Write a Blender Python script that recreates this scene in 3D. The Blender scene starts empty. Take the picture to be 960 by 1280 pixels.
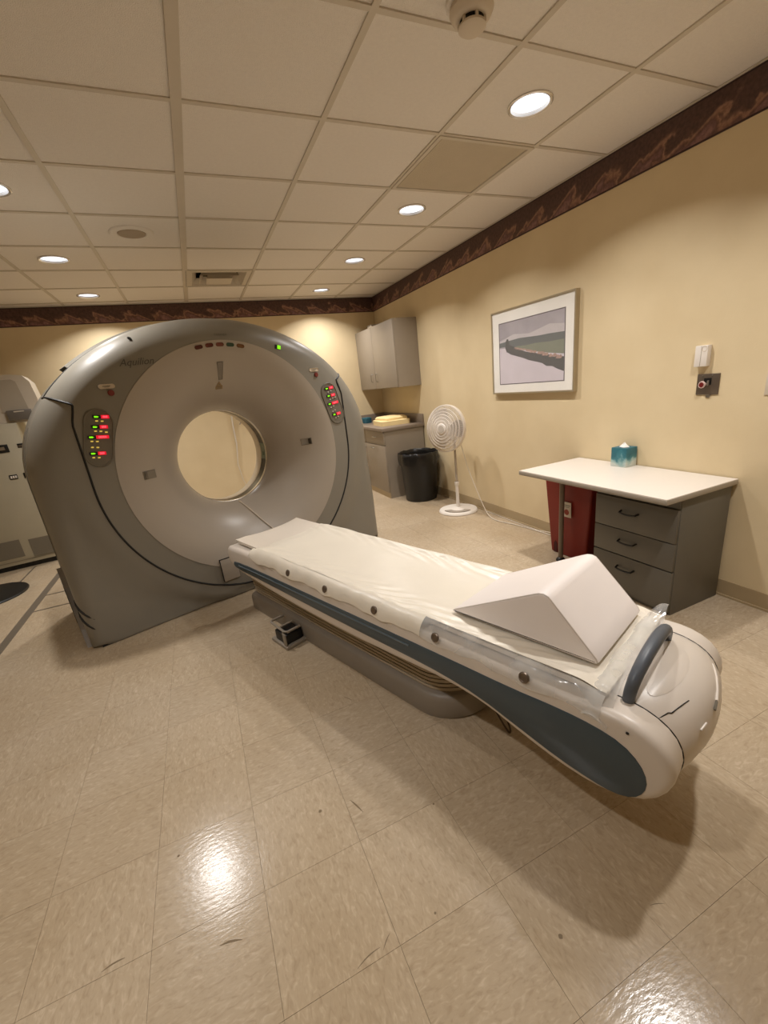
import bpy, bmesh, math, random
from mathutils import Vector, Matrix
random.seed(7)
sc = bpy.context.scene
col = sc.collection
R = math.radians
S = 0.6096                      # ceiling module
H = 4.1695 * S                  # ceiling height
W = 3.9128 * S                  # right wall x
YB = 4.43                       # back wall y
XL, YF = -3.35, -2.75           # left and front wall

# ------------------------------------------------------------------ camera
def camera():
    f, a, b, c = 532.4019, -0.3914, -0.3215, 0.1109
    px, py = 489.6452, 657.0937
    cz, sz = math.cos(a), math.sin(a); cb, sb = math.cos(b), math.sin(b); cc, s_c = math.cos(c), math.sin(c)
    Rz = Matrix(((cz, -sz, 0), (sz, cz, 0), (0, 0, 1)))
    Rx = Matrix(((1, 0, 0), (0, cb, -sb), (0, sb, cb)))
    Ry = Matrix(((cc, 0, s_c), (0, 1, 0), (-s_c, 0, cc)))
    M = Rz @ Rx @ Ry            # columns: right, forward, up
    r, fw, up = M.col[0], M.col[1], M.col[2]
    cam = bpy.data.cameras.new('camera'); o = bpy.data.objects.new('camera', cam); col.objects.link(o)
    m = Matrix((( r[0], up[0], -fw[0], -0.3469 * S), (r[1], up[1], -fw[1], -2.7155 * S), (r[2], up[2], -fw[2], H - 1.8873 * S), (0, 0, 0, 1)))
    o.matrix_world = m
    cam.sensor_fit = 'VERTICAL'; cam.sensor_height = 36; cam.lens = 36 * f / 1280
    cam.shift_x = (480 - px) / 1280; cam.shift_y = (py - 640) / 1280
    cam.clip_start = 0.02
    sc.camera = o
camera()

# ------------------------------------------------------------------ world, exposure
wd = bpy.data.worlds.new('world'); sc.world = wd; wd.use_nodes = True
wd.node_tree.nodes['Background'].inputs[0].default_value = (0.02, 0.018, 0.015, 1)
wd.node_tree.nodes['Background'].inputs[1].default_value = 0.3
vs = sc.view_settings
vs.view_transform = 'Standard'; vs.look = 'None'; vs.gamma = 1; vs.use_curve_mapping = False
vs.exposure = 0.0
LAMP_W = 13.0
LAMP_COL = (1.0, 0.965, 0.935)

# ------------------------------------------------------------------ materials
def lin(c):
    return tuple(((x / 255) / 12.92 if x / 255 <= 0.04045 else ((x / 255 + 0.055) / 1.055) ** 2.4) for x in c)
MATS = {}
def mat(name, rgb, rough=0.5, metal=0.0, var=0.06, scale=8.0, bump=0.0, bscale=60.0, coat=0.0, emit=0.0, trans=0.0, alpha=1.0, spec=0.5):
    if name in MATS: return MATS[name]
    m = bpy.data.materials.new(name); m.use_nodes = True; nt = m.node_tree; N = nt.nodes; Lk = nt.links
    b = N['Principled BSDF']; c = lin(rgb)
    b.inputs['Roughness'].default_value = rough; b.inputs['Metallic'].default_value = metal
    b.inputs['Coat Weight'].default_value = coat; b.inputs['Specular IOR Level'].default_value = spec
    b.inputs['Alpha'].default_value = alpha
    tc = N.new('ShaderNodeTexCoord')
    nz = N.new('ShaderNodeTexNoise'); nz.inputs['Scale'].default_value = scale; nz.inputs['Detail'].default_value = 5
    Lk.new(tc.outputs['Object'], nz.inputs['Vector'])
    mx = N.new('ShaderNodeMixRGB'); mx.inputs[1].default_value = (*[max(0, x * (1 - var)) for x in c], 1); mx.inputs[2].default_value = (*[min(1, x * (1 + var)) for x in c], 1)
    Lk.new(nz.outputs[0], mx.inputs[0]); Lk.new(mx.outputs[0], b.inputs['Base Color'])
    if emit:
        b.inputs['Emission Color'].default_value = (*c, 1); b.inputs['Emission Strength'].default_value = emit
    if trans: b.inputs['Transmission Weight'].default_value = trans
    if bump:
        n2 = N.new('ShaderNodeTexNoise'); n2.inputs['Scale'].default_value = bscale; n2.inputs['Detail'].default_value = 3
        Lk.new(tc.outputs['Object'], n2.inputs['Vector'])
        bp = N.new('ShaderNodeBump'); bp.inputs['Strength'].default_value = bump; bp.inputs['Distance'].default_value = 0.01
        Lk.new(n2.outputs[0], bp.inputs['Height']); Lk.new(bp.outputs[0], b.inputs['Normal'])
    MATS[name] = m
    return m

def nodes_of(name):
    m = bpy.data.materials.new(name); m.use_nodes = True; MATS[name] = m
    return m, m.node_tree.nodes, m.node_tree.links, m.node_tree.nodes['Principled BSDF']

def ramp(N, stops):
    r = N.new('ShaderNodeValToRGB'); e = r.color_ramp.elements
    while len(e) < len(stops): e.new(0.5)
    for k, (p, c) in enumerate(stops):
        e[k].position = p; e[k].color = (*lin(c), 1)
    return r

def floor_material(name, per_object):
    m, N, L, b = nodes_of(name)
    tc = N.new('ShaderNodeTexCoord'); oi = N.new('ShaderNodeObjectInfo'); geo = N.new('ShaderNodeNewGeometry')
    rnd = oi.outputs['Random'] if per_object else geo.outputs['Random Per Island']
    # every tile is laid a quarter turn from its neighbour at random: turn the grain with it
    gt = N.new('ShaderNodeMath'); gt.operation = 'GREATER_THAN'; L.new(rnd, gt.inputs[0]); gt.inputs[1].default_value = 0.5
    ang = N.new('ShaderNodeMath'); ang.operation = 'MULTIPLY'; L.new(gt.outputs[0], ang.inputs[0]); ang.inputs[1].default_value = math.pi / 2
    rot = N.new('ShaderNodeVectorRotate'); rot.rotation_type = 'Z_AXIS'; L.new(geo.outputs['Position'], rot.inputs['Vector']); L.new(ang.outputs[0], rot.inputs['Angle'])
    mp = N.new('ShaderNodeMapping'); L.new(rot.outputs[0], mp.inputs[0]); mp.inputs['Scale'].default_value = (20, 48, 1)
    n1 = N.new('ShaderNodeTexNoise'); n1.inputs['Scale'].default_value = 1.6; n1.inputs['Detail'].default_value = 6; n1.inputs['Distortion'].default_value = 1.2; L.new(mp.outputs[0], n1.inputs['Vector'])
    n2 = N.new('ShaderNodeTexNoise'); n2.inputs['Scale'].default_value = 1.3; n2.inputs['Detail'].default_value = 3; L.new(geo.outputs['Position'], n2.inputs['Vector'])
    r1 = ramp(N, [(0.30, (178, 160, 136)), (0.45, (190, 173, 149)), (0.55, (192, 175, 151)), (0.72, (206, 190, 167))]); L.new(n1.outputs[0], r1.inputs[0])
    r2 = ramp(N, [(0.35, (232, 226, 214)), (0.7, (255, 255, 255))]); L.new(n2.outputs[0], r2.inputs[0])
    mx = N.new('ShaderNodeMixRGB'); mx.blend_type = 'MULTIPLY'; mx.inputs[0].default_value = 0.8; L.new(r1.outputs[0], mx.inputs[1]); L.new(r2.outputs[0], mx.inputs[2])
    # small tone difference tile to tile
    mr = N.new('ShaderNodeMapRange'); L.new(rnd, mr.inputs[0]); mr.inputs[3].default_value = 0.97; mr.inputs[4].default_value = 1.02
    hs = N.new('ShaderNodeHueSaturation'); L.new(mr.outputs[0], hs.inputs['Value']); L.new(mx.outputs[0], hs.inputs['Color'])
    L.new(hs.outputs[0], b.inputs['Base Color'])
    rr = N.new('ShaderNodeMapRange'); L.new(n2.outputs[0], rr.inputs[0]); rr.inputs[3].default_value = 0.13; rr.inputs[4].default_value = 0.24
    L.new(rr.outputs[0], b.inputs['Roughness'])
    b.inputs['Specular IOR Level'].default_value = 0.45
    nb = N.new('ShaderNodeTexNoise'); nb.inputs['Scale'].default_value = 2.2; nb.inputs['Detail'].default_value = 3; L.new(mp.outputs[0], nb.inputs['Vector'])
    bp = N.new('ShaderNodeBump'); bp.inputs['Strength'].default_value = 0.07; bp.inputs['Distance'].default_value = 0.006; L.new(nb.outputs[0], bp.inputs['Height']); L.new(bp.outputs[0], b.inputs['Normal'])
    return m
M_FLOOR = floor_material('floor_tile', True)
M_FLOOR2 = floor_material('floor_tile_far', False)
M_GROUT = mat('floor_joint', (172, 154, 128), 0.6)

def wall_material():
    m, N, L, b = nodes_of('wall_paint')
    geo = N.new('ShaderNodeNewGeometry')
    n1 = N.new('ShaderNodeTexNoise'); n1.inputs['Scale'].default_value = 3; n1.inputs['Detail'].default_value = 6; L.new(geo.outputs['Position'], n1.inputs['Vector'])
    r1 = ramp(N, [(0.3, (219, 199, 160)), (0.7, (227, 208, 170))]); L.new(n1.outputs[0], r1.inputs[0])
    L.new(r1.outputs[0], b.inputs['Base Color']); b.inputs['Roughness'].default_value = 0.62
    n2 = N.new('ShaderNodeTexNoise'); n2.inputs['Scale'].default_value = 140; n2.inputs['Detail'].default_value = 2; L.new(geo.outputs['Position'], n2.inputs['Vector'])
    bp = N.new('ShaderNodeBump'); bp.inputs['Strength'].default_value = 0.12; bp.inputs['Distance'].default_value = 0.004; L.new(n2.outputs[0], bp.inputs['Height']); L.new(bp.outputs[0], b.inputs['Normal'])
    return m
M_WALL = wall_material()

def border_material(axis):
    # printed paper border: plum ground, scrolling leaf motif along the lower half, dark lines at both edges
    m, N, L, b = nodes_of('border_paper_' + axis)
    geo = N.new('ShaderNodeNewGeometry'); sp = N.new('ShaderNodeSeparateXYZ'); L.new(geo.outputs['Position'], sp.inputs[0])
    u = sp.outputs['Y'] if axis == 'y' else sp.outputs['X']
    def math_(op, a, bb=None):
        n = N.new('ShaderNodeMath'); n.operation = op
        for i, x in enumerate((a, bb)):
            if x is None: continue
            if isinstance(x, (int, float)): n.inputs[i].default_value = x
            else: L.new(x, n.inputs[i])
        return n.outputs[0]
    v = math_('DIVIDE', math_('SUBTRACT', sp.outputs['Z'], H - 0.182), 0.182)
    n0 = N.new('ShaderNodeTexNoise'); n0.inputs['Scale'].default_value = 14; n0.inputs['Detail'].default_value = 4; L.new(geo.outputs['Position'], n0.inputs['Vector'])
    us = math_('ADD', math_('MULTIPLY', u, 20.6), math_('MULTIPLY', v, 4.0))
    w1 = math_('SINE', us); w2 = math_('SINE', math_('ADD', math_('MULTIPLY', us, 2.3), math_('MULTIPLY', n0.outputs[0], 9)))
    shp = math_('ADD', math_('ADD', math_('MULTIPLY', w1, 0.22), math_('MULTIPLY', w2, 0.10)), math_('MULTIPLY', n0.outputs[0], 0.7))
    s2 = math_('SUBTRACT', math_('ADD', shp, 0.12), v)
    r = ramp(N, [(0.0, (92, 66, 60)), (0.08, (110, 80, 70)), (0.17, (170, 130, 108)), (0.26, (150, 110, 94)), (0.34, (112, 80, 74)), (0.55, (150, 112, 108))]); L.new(s2, r.inputs[0])
    fine = N.new('ShaderNodeTexNoise'); fine.inputs['Scale'].default_value = 55; fine.inputs['Detail'].default_value = 3; L.new(geo.outputs['Position'], fine.inputs['Vector'])
    fr = ramp(N, [(0.35, (180, 170, 160)), (0.65, (255, 250, 245))]); L.new(fine.outputs[0], fr.inputs[0])
    mx = N.new('ShaderNodeMixRGB'); mx.blend_type = 'MULTIPLY'; mx.inputs[0].default_value = 0.7; L.new(r.outputs[0], mx.inputs[1]); L.new(fr.outputs[0], mx.inputs[2])
    edge = math_('GREATER_THAN', math_('ABSOLUTE', math_('SUBTRACT', v, 0.5)), 0.455)
    mx2 = N.new('ShaderNodeMixRGB'); mx2.inputs[2].default_value = (*lin((52, 26, 24)), 1); L.new(edge, mx2.inputs[0]); L.new(mx.outputs[0], mx2.inputs[1])
    L.new(mx2.outputs[0], b.inputs['Base Color']); b.inputs['Roughness'].default_value = 0.6
    return m

M_TILE = mat('ceiling_tile', (240, 232, 222), 0.92, var=0.05, scale=60, bump=0.5, bscale=300)
M_GRID = mat('ceiling_grid', (206, 195, 178), 0.55)
M_GANTRY = mat('gantry_plastic', (134, 129, 118), 0.38, var=0.03, scale=3, bump=0.04, bscale=400)
M_DISC = mat('gantry_ring_plastic', (170, 160, 147), 0.34, var=0.03, scale=3)
M_PANEL = mat('panel_grey', (112, 106, 94), 0.4)
M_SEAM = mat('black_base_shadow', (14, 13, 12), 0.6)
M_CHROME = mat('brushed_ring', (188, 182, 172), 0.22, 0.9)
M_WINDOW = mat('scan_window', (44, 38, 34), 0.12, 0.0)
M_CREAM = mat('cream_label', (212, 198, 178), 0.55)
M_BLACK = mat('black_plastic', (16, 16, 17), 0.4)
M_REDLED = mat('red_led', (230, 22, 48), 0.4, emit=0.7)
M_REDLED2 = mat('red_digit', (255, 110, 126), 0.4, emit=1.1)
M_GREENLED = mat('green_led', (130, 240, 20), 0.4, emit=1.0)
M_YELLOWLED = mat('yellow_led', (226, 196, 90), 0.4, emit=0.55)
M_WHITEBTN = mat('white_button', (208, 200, 188), 0.4)
M_COUCH = mat('couch_shell', (214, 204, 192), 0.36, var=0.03)
M_BLUE = mat('couch_blue', (62, 76, 84), 0.3, var=0.06)
M_GRIP = mat('grip_grey', (84, 90, 98), 0.42)
M_PLINTH = mat('couch_plinth', (142, 133, 121), 0.45)
M_BELLOW = mat('couch_bellows', (172, 158, 136), 0.5)
M_PAD = mat('white_vinyl', (232, 224, 208), 0.3, var=0.03, bump=0.12, bscale=16)
M_WEDGE = mat('wedge_vinyl', (244, 236, 231), 0.42, var=0.02)
M_SLAB = mat('couch_slab', (222, 212, 198), 0.35)
M_STEEL = mat('steel', (170, 165, 156), 0.28, 0.85)
M_DKSTEEL = mat('plate_steel', (120, 108, 96), 0.35, 0.7)
M_CAB = mat('cabinet_laminate', (150, 138, 122), 0.45, var=0.03)
M_CTOP = mat('counter_laminate', (136, 122, 108), 0.4, var=0.12, scale=90)
M_DESKTOP = mat('desk_top', (226, 218, 208), 0.34, var=0.03, scale=60)
M_DESKEDGE = mat('desk_edge', (168, 158, 144), 0.4)
M_DESK = mat('desk_metal', (100, 96, 87), 0.42, var=0.03)
M_RED = mat('red_plastic', (126, 30, 14), 0.5, var=0.08)
M_WHITE = mat('white_plastic', (232, 224, 214), 0.4, var=0.02)
M_WIRE = mat('fan_wire', (226, 216, 204), 0.4)
M_BAG = mat('black_bag', (18, 17, 17), 0.28, bump=0.6, bscale=28)
M_FOAM = mat('cream_foam', (240, 216, 160), 0.8)
M_TEAL = mat('teal_box', (40, 96, 116), 0.55)
M_PDU = mat('power_cabinet', (176, 168, 146), 0.5)
M_PDUGRILL = mat('cabinet_grille', (124, 116, 100), 0.6, bump=0.5, bscale=240)
M_DEVICE = mat('device_white', (198, 188, 172), 0.4)
M_BASE = mat('baseboard_vinyl', (176, 156, 122), 0.5)
M_QUARTER = mat('baseboard_toe', (196, 176, 142), 0.5)
M_FRAME = mat('picture_frame_metal', (178, 164, 138), 0.35, 0.5)
M_MATBOARD = mat('mat_board', (242, 238, 230), 0.6)
M_TISSUE = mat('tissue', (240, 236, 230), 0.9)
M_TRENCH = mat('trench_metal', (126, 116, 102), 0.4, 0.4)
M_CORD = mat('white_cord', (222, 212, 196), 0.5)
M_CAN = mat('lamp_reflector', (225, 220, 212), 0.25, 0.6)
M_LENS = mat('lamp_lens', (232, 240, 255), 0.4, var=.1, scale=30, emit=1.5)
M_PANELLIGHT = mat('return_grille', (196, 182, 158), 0.7, bump=0.4, bscale=200)
M_DARK = mat('dark_void', (24, 20, 16), 0.9)
M_MARK = mat('scuff_mark', (120, 102, 76), 0.6)

def film_material():
    m, N, L, b = nodes_of('clear_film')
    out = N['Material Output']
    tc = N.new('ShaderNodeTexCoord')
    nz = N.new('ShaderNodeTexNoise'); nz.inputs['Scale'].default_value = 9; nz.inputs['Detail'].default_value = 2; L.new(tc.outputs['Object'], nz.inputs[0])
    bp = N.new('ShaderNodeBump'); bp.inputs['Strength'].default_value = 0.6; bp.inputs['Distance'].default_value = 0.02; L.new(nz.outputs[0], bp.inputs['Height'])
    b.inputs['Base Color'].default_value = (0.78, 0.77, 0.74, 1); b.inputs['Roughness'].default_value = 0.12; L.new(bp.outputs[0], b.inputs['Normal'])
    tr = N.new('ShaderNodeBsdfTransparent'); mx = N.new('ShaderNodeMixShader')
    rr = N.new('ShaderNodeMapRange'); L.new(nz.outputs[0], rr.inputs[0]); rr.inputs[1].default_value = 0.35; rr.inputs[2].default_value = 0.7; rr.inputs[3].default_value = 0.22; rr.inputs[4].default_value = 0.55
    L.new(rr.outputs[0], mx.inputs[0]); L.new(tr.outputs[0], mx.inputs[1]); L.new(b.outputs[0], mx.inputs[2]); L.new(mx.outputs[0], out.inputs['Surface'])
    return m
M_FILM = film_material()

# ------------------------------------------------------------------ mesh helpers
class MB:
    def __init__(s): s.v = []; s.f = []; s.mi = []; s.cur = 0
    def add(s, vs, fs):
        k = len(s.v); s.v += [tuple(p) for p in vs]; s.f += [tuple(i + k for i in f) for f in fs]; s.mi += [s.cur] * len(fs); return s
    def box(s, x0, x1, y0, y1, z0, z1, bev=0.0, seg=2):
        if not bev:
            vs = [(x, y, z) for z in (z0, z1) for y in (y0, y1) for x in (x0, x1)]
            return s.add(vs, [(0, 2, 3, 1), (4, 5, 7, 6), (0, 1, 5, 4), (2, 6, 7, 3), (0, 4, 6, 2), (1, 3, 7, 5)])
        bm = bmesh.new(); bmesh.ops.create_cube(bm, size=1)
        for v in bm.verts: v.co = ((x0 + x1) / 2 + v.co.x * (x1 - x0), (y0 + y1) / 2 + v.co.y * (y1 - y0), (z0 + z1) / 2 + v.co.z * (z1 - z0))
        bmesh.ops.bevel(bm, geom=list(bm.edges), offset=bev, segments=seg, profile=0.5, affect='EDGES')
        bm.verts.index_update()
        s.add([v.co[:] for v in bm.verts], [[v.index for v in f.verts] for f in bm.faces]); bm.free(); return s
    def loft(s, rings, closed=True, cap0=False, cap1=False):
        n = len(rings[0]); vs = [p for r in rings for p in r]; fs = []
        for i in range(len(rings) - 1):
            for j in range(n if closed else n - 1):
                k = (j + 1) % n; fs.append((i * n + j, i * n + k, (i + 1) * n + k, (i + 1) * n + j))
        if cap0: fs.append(tuple(range(n))[::-1])
        if cap1: fs.append(tuple((len(rings) - 1) * n + j for j in range(n)))
        return s.add(vs, fs)
    def lathe(s, prof, c=(0, 0, 0), seg=32, axis=None, cap0=False, cap1=False):
        # prof: (radius, height) along the axis
        ax = Vector(axis or (0, 0, 1)).normalized(); a = ax.orthogonal().normalized(); b = ax.cross(a); c = Vector(c)
        rings = [[tuple(c + ax * h + (a * math.cos(2 * math.pi * j / seg) + b * math.sin(2 * math.pi * j / seg)) * r) for j in range(seg)] for r, h in prof]
        return s.loft(rings, True, cap0, cap1)
    def tube(s, path, r, seg=8, caps=True):
        P = [Vector(p) for p in path]; rings = []; up = None
        for i, p in enumerate(P):
            d = (P[min(i + 1, len(P) - 1)] - P[max(i - 1, 0)]).normalized()
            if up is None: up = d.orthogonal().normalized()
            up = (up - d * up.dot(d)).normalized(); b = d.cross(up)
            rr = r[i] if isinstance(r, (list, tuple)) else r
            rings.append([tuple(p + (up * math.cos(2 * math.pi * j / seg) + b * math.sin(2 * math.pi * j / seg)) * rr) for j in range(seg)])
        return s.loft(rings, True, caps, caps)
    def prism(s, poly, axis, a0, a1):
        # poly in the two other axes (cyclic order), extruded along axis
        n = len(poly)
        def pt(p, a):
            return {'x': (a, p[0], p[1]), 'y': (p[0], a, p[1]), 'z': (p[0], p[1], a)}[axis]
        return s.loft([[pt(p, a0) for p in poly], [pt(p, a1) for p in poly]], True, True, True)
    def build(s, name, m, parent=None, loc=(0, 0, 0), rot=None, sharp=35, smooth=True):
        me = bpy.data.meshes.new(name); me.from_pydata(s.v, [], s.f)
        bm = bmesh.new(); bm.from_mesh(me); bmesh.ops.recalc_face_normals(bm, faces=list(bm.faces)); bm.to_mesh(me); bm.free()
        for x in (m if isinstance(m, (list, tuple)) else [m]): me.materials.append(x)
        if isinstance(m, (list, tuple)): me.polygons.foreach_set('material_index', s.mi)
        if smooth:
            me.shade_smooth(); me.set_sharp_from_angle(angle=R(sharp))
        o = bpy.data.objects.new(name, me); col.objects.link(o); o.location = loc
        if rot: o.rotation_euler = rot
        if parent: o.parent = parent
        return o

def tag(o, label=None, cat=None, group=None, kind=None):
    for k, v in (('label', label), ('category', cat), ('group', group), ('kind', kind)):
        if v: o[k] = v
    return o
def thing(name, label, cat, loc=(0, 0, 0), rz=0, group=None):
    o = bpy.data.objects.new(name, None); col.objects.link(o); o.empty_display_size = 0.1
    o.location = loc; o.rotation_euler = (0, 0, rz)
    return tag(o, label, cat, group)
def link_copy(o, parent=None):
    c = o.copy(); col.objects.link(c)
    if parent: c.parent = parent
    return c
def text_mesh(body, size, shear=0.0, extrude=0.0006):
    cu = bpy.data.curves.new('lettering', 'FONT'); cu.body = body; cu.size = size; cu.align_x = 'CENTER'; cu.align_y = 'CENTER'; cu.extrude = extrude; cu.shear = shear; cu.resolution_u = 3
    t = bpy.data.objects.new('lettering', cu); col.objects.link(t)
    me = bpy.data.meshes.new_from_object(t.evaluated_get(bpy.context.evaluated_depsgraph_get()))
    bpy.data.objects.remove(t); bpy.data.curves.remove(cu)
    return me
def lettering(name, body, size, m, parent, mtx, shear=0.0):
    me = text_mesh(body, size, shear); me.materials.clear(); me.materials.append(m)
    o = bpy.data.objects.new(name, me); col.objects.link(o); o.parent = parent; o.matrix_local = mtx
    return o
def sstep(a, b, x):
    t = max(0.0, min(1.0, (x - a) / (b - a))); return t * t * (3 - 2 * t)

# ------------------------------------------------------------------ floor
fl = MB().box(XL - .1, W + .1, YF - .1, YB + .1, -0.12, -0.003).build('floor', M_GROUT, smooth=False); tag(fl, kind='structure')
T = 0.3048; TX, TY = 0.27334, -0.65483
tm = MB(); g = 0.0004
tm.box(g, T - g, g, T - g, -0.004, 0.0)
proto = tm.build('floor_tile', M_FLOOR, smooth=False); tile_me = proto.data; bpy.data.objects.remove(proto)
cells = []
for i in range(-14, 9):
    for j in range(-10, 18):
        x0, y0 = TX + i * T, TY + j * T
        if x0 + T < XL or x0 > W or y0 + T < YF or y0 > YB: continue
        cx, cy = x0 + T / 2, y0 + T / 2
        dx, dy = cx + 0.211, cy + 1.655
        fwd = dx * 0.381 + dy * 0.924; side = dx * 0.924 - dy * 0.381
        vis = fwd > 0.35 and abs(side) < fwd * 1.05 + 0.35
        full = x0 >= XL and x0 + T <= W - 0.01 and y0 >= YF and y0 + T <= YB - 0.01
        cells.append((0 if (vis and full) else 1, fwd, x0, y0))
cells.sort()
rest = MB()
for k, (v, d, x0, y0) in enumerate(cells):
    if v == 0 and k < 298:
        o = bpy.data.objects.new('floor_tile', tile_me); col.objects.link(o); o.location = (x0, y0, 0); o.parent = fl
    else:
        x1, y1 = min(x0 + T, W), min(y0 + T, YB)
        rest.box(max(x0, XL) + g, x1 - g, max(y0, YF) + g, y1 - g, -0.004, 0.0)
ro = rest.build('floor_tile_field', M_FLOOR2, fl, smooth=False); tag(ro, kind='stuff')
def scuff(pts, wdt):
    b = MB(); n = len(pts)
    L_, R_ = [], []
    for i, (x, y) in enumerate(pts):
        a = Vector(pts[min(i + 1, n - 1)]) - Vector(pts[max(i - 1, 0)]); a.normalize(); p = Vector((-a.y, a.x)) * wdt * math.sin(math.pi * (i + .35) / (n - .3)) * .5
        L_.append((x + p.x, y + p.y)); R_.append((x - p.x, y - p.y))
    return b.prism(L_ + R_[::-1], 'z', 0.0, 0.0004).build('scuff_mark', M_MARK, fl, smooth=False)
for (x, y, a, ln, wd_) in ((-.735, -.64, .1, .055, .009), (-.44, -.74, -.25, .06, .012), (-.115, -.945, .2, .07, .006), (-.06, -.935, .7, .04, .005), (.0, -.535, -1.2, .07, .010), (-.12, -.49, .3, .012, .012), (.345, -1.135, .2, .012, .012), (-.58, -.41, 0, .008, .008), (.085, -.94, 0, .007, .007), (.24, -.66, 0, .007, .007), (.15, .0, -1.0, .05, .006), (.62, -1.2, -.4, .04, .004)):
    scuff([(x + math.cos(a) * ln * (q - .5) * 1.0, y + math.sin(a) * ln * (q - .5) + .06 * ln * math.sin(math.pi * q)) for q in [k / 6 for k in range(7)]], wd_ * (.5 if ln > .02 else 1))

# ------------------------------------------------------------------ walls, trims
def struct(name, b, m, label=None): return tag(b.build(name, m, smooth=False), label, kind='structure')
wr = struct('wall_right', MB().box(W, W + .12, YF - .1, YB + .1, -.003, H + .15), M_WALL)
wb = struct('wall_back', MB().box(XL - .1, W, YB, YB + .12, -.003, H + .15), M_WALL)
struct('wall_left', MB().box(XL - .12, XL, YF, YB, -.003, H + .15), M_WALL)
struct('wall_front', MB().box(XL - .1, W, YF - .12, YF, -.003, H + .15), M_WALL)
BH = 0.182
struct('trim_1', MB().box(W - .004, W, YF, YB, H - BH, H), border_material('y'), 'plum patterned paper border along the top of the right wall')
struct('trim_2', MB().box(XL, W - .004, YB - .004, YB, H - BH, H), border_material('x'), 'plum patterned paper border along the top of the back wall')
struct('baseboard_right', MB().box(W - .006, W, YF, YB - .006, .0, .098).box(W - .016, W - .006, YF, YB - .016, 0, .012), M_BASE)
struct('baseboard_back', MB().box(XL, W - .006, YB - .006, YB, .0, .098).box(XL, W - .016, YB - .016, YB - .006, 0, .012), M_BASE)

# ------------------------------------------------------------------ ceiling
ce = struct('ceiling', MB().box(XL - .1, W + .1, YF - .1, YB + .1, H + .16, H + .25), M_DARK)
LIGHTS = [(2, j) for j in (-2, 0, 2, 4, 6)] + [(-2, j) for j in (-2, 2, 4, 6)]
TZ = H + 0.006
def tile_piece(x0, x1, y0, y1, hole=0.0):
    b = MB()
    if not hole: return b.box(x0, x1, y0, y1, 0, .016)
    n = 40; cx, cy = (x0 + x1) / 2, (y0 + y1) / 2; rs = []
    for z, inner in ((0, 1), (0, 0), (.016, 0), (.016, 1)):
        r = []
        for k in range(n):
            a = 2 * math.pi * k / n; c, s_ = math.cos(a), math.sin(a)
            if inner: r.append((cx + hole * c, cy + hole * s_, z))
            else:
                q = max(abs(c), abs(s_)); r.append((cx + (x1 - x0) / 2 * c / q, cy + (y1 - y0) / 2 * s_ / q, z))
        rs.append(r)
    return b.loft(rs + [rs[0]])
gp = .003
def tile_mesh(*a, **k):
    o = tile_piece(*a, **k).build('ceiling_tile', M_TILE, smooth=False); me = o.data; bpy.data.objects.remove(o); return me
me_full = tile_mesh(gp, S - gp, gp, S - gp); me_hole = tile_mesh(gp, S - gp, gp, S - gp, hole=.092)
i0, j0 = int(math.floor(XL / S)), int(math.floor(YF / S))
SKIP = {(2, 1), (0, 5)}
for i in range(i0, 4):
    for j in range(j0, 8):
        if (i, j) in SKIP: continue
        x0, x1, y0, y1 = i * S, min(i * S + S, W), j * S, min(j * S + S, YB)
        x0c, y0c = max(x0, XL), max(y0, YF)
        if x1 - x0c < .03 or y1 - y0c < .03: continue
        if (i, j) in LIGHTS: me = me_hole
        elif x1 - x0c > S - 1e-6 and y1 - y0c > S - 1e-6: me = me_full
        else: me = tile_mesh(x0c - x0 + gp, x1 - x0 - gp, y0c - y0 + gp, y1 - y0 - gp)
        o = bpy.data.objects.new('ceiling_tile', me); col.objects.link(o); o.location = (x0, y0, TZ); o.parent = ce
for i in range(i0 + 1, 4):
    w_ = .021 if i == 0 else .0125
    MB().box(i * S - w_, i * S + w_, YF, YB, H, H + .006).box(i * S - .001, i * S + .001, YF, YB, H + .006, H + .03).build('grid_runner', M_GRID, ce, smooth=False)
for j in range(j0 + 1, 8):
    MB().box(XL, W, j * S - .0115, j * S + .0115, H + .0004, H + .0062).build('grid_cross_bar', M_GRID, ce, smooth=False)
MB().box(W - .02, W - .004, YF, YB, H + .0002, H + .004).build('wall_angle', M_GRID, ce, smooth=False)
MB().box(XL, W - .02, YB - .02, YB - .004, H + .0002, H + .004).build('wall_angle', M_GRID, ce, smooth=False)

# ------------------------------------------------------------------ recessed downlights
def downlight(i, j, label):
    t = thing('downlight', label, 'ceiling light', ((i + .5) * S, (j + .5) * S, H), 0, 'recessed round ceiling downlights')
    MB().lathe([(.090, .0065), (.103, .0055), (.103, .0), (.097, -.003), (.088, .0), (.084, .022), (.088, .024), (.0905, .0065)], seg=40).build('trim_ring', M_CAN, t)
    MB().lathe([(.0, .016), (.05, .0155), (.0845, .014), (.0845, .02), (0, .02)], seg=40).build('lens', M_LENS, t)
    MB().lathe([(.0895, .024), (.0895, .13), (0, .13)], seg=32).build('housing', M_CAN, t)
    la = bpy.data.lights.new('downlight_lamp', 'AREA'); la.shape = 'DISK'; la.size = .095; la.energy = LAMP_W; la.color = LAMP_COL; la.spread = R(128)
    lo = bpy.data.objects.new('downlight_lamp', la); col.objects.link(lo); lo.parent = t; lo.location = (0, 0, .010)
names = {(2, 0): 'large round downlight nearest the camera, above the desk', (2, 2): 'round downlight just beyond the square ceiling grille', (2, 4): 'round downlight above the picture wall, third along the right row',
         (2, 6): 'round downlight nearest the upper wall cabinet', (-2, 2): 'round downlight cut by the left edge of the picture', (-2, 4): 'round downlight left of the ceiling speaker',
         (-2, 6): 'round downlight nearest the back wall, left of the supply vent', (2, -2): 'round downlight over the foot end of the scanner couch', (-2, -2): 'round downlight left of the camera'}
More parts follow.
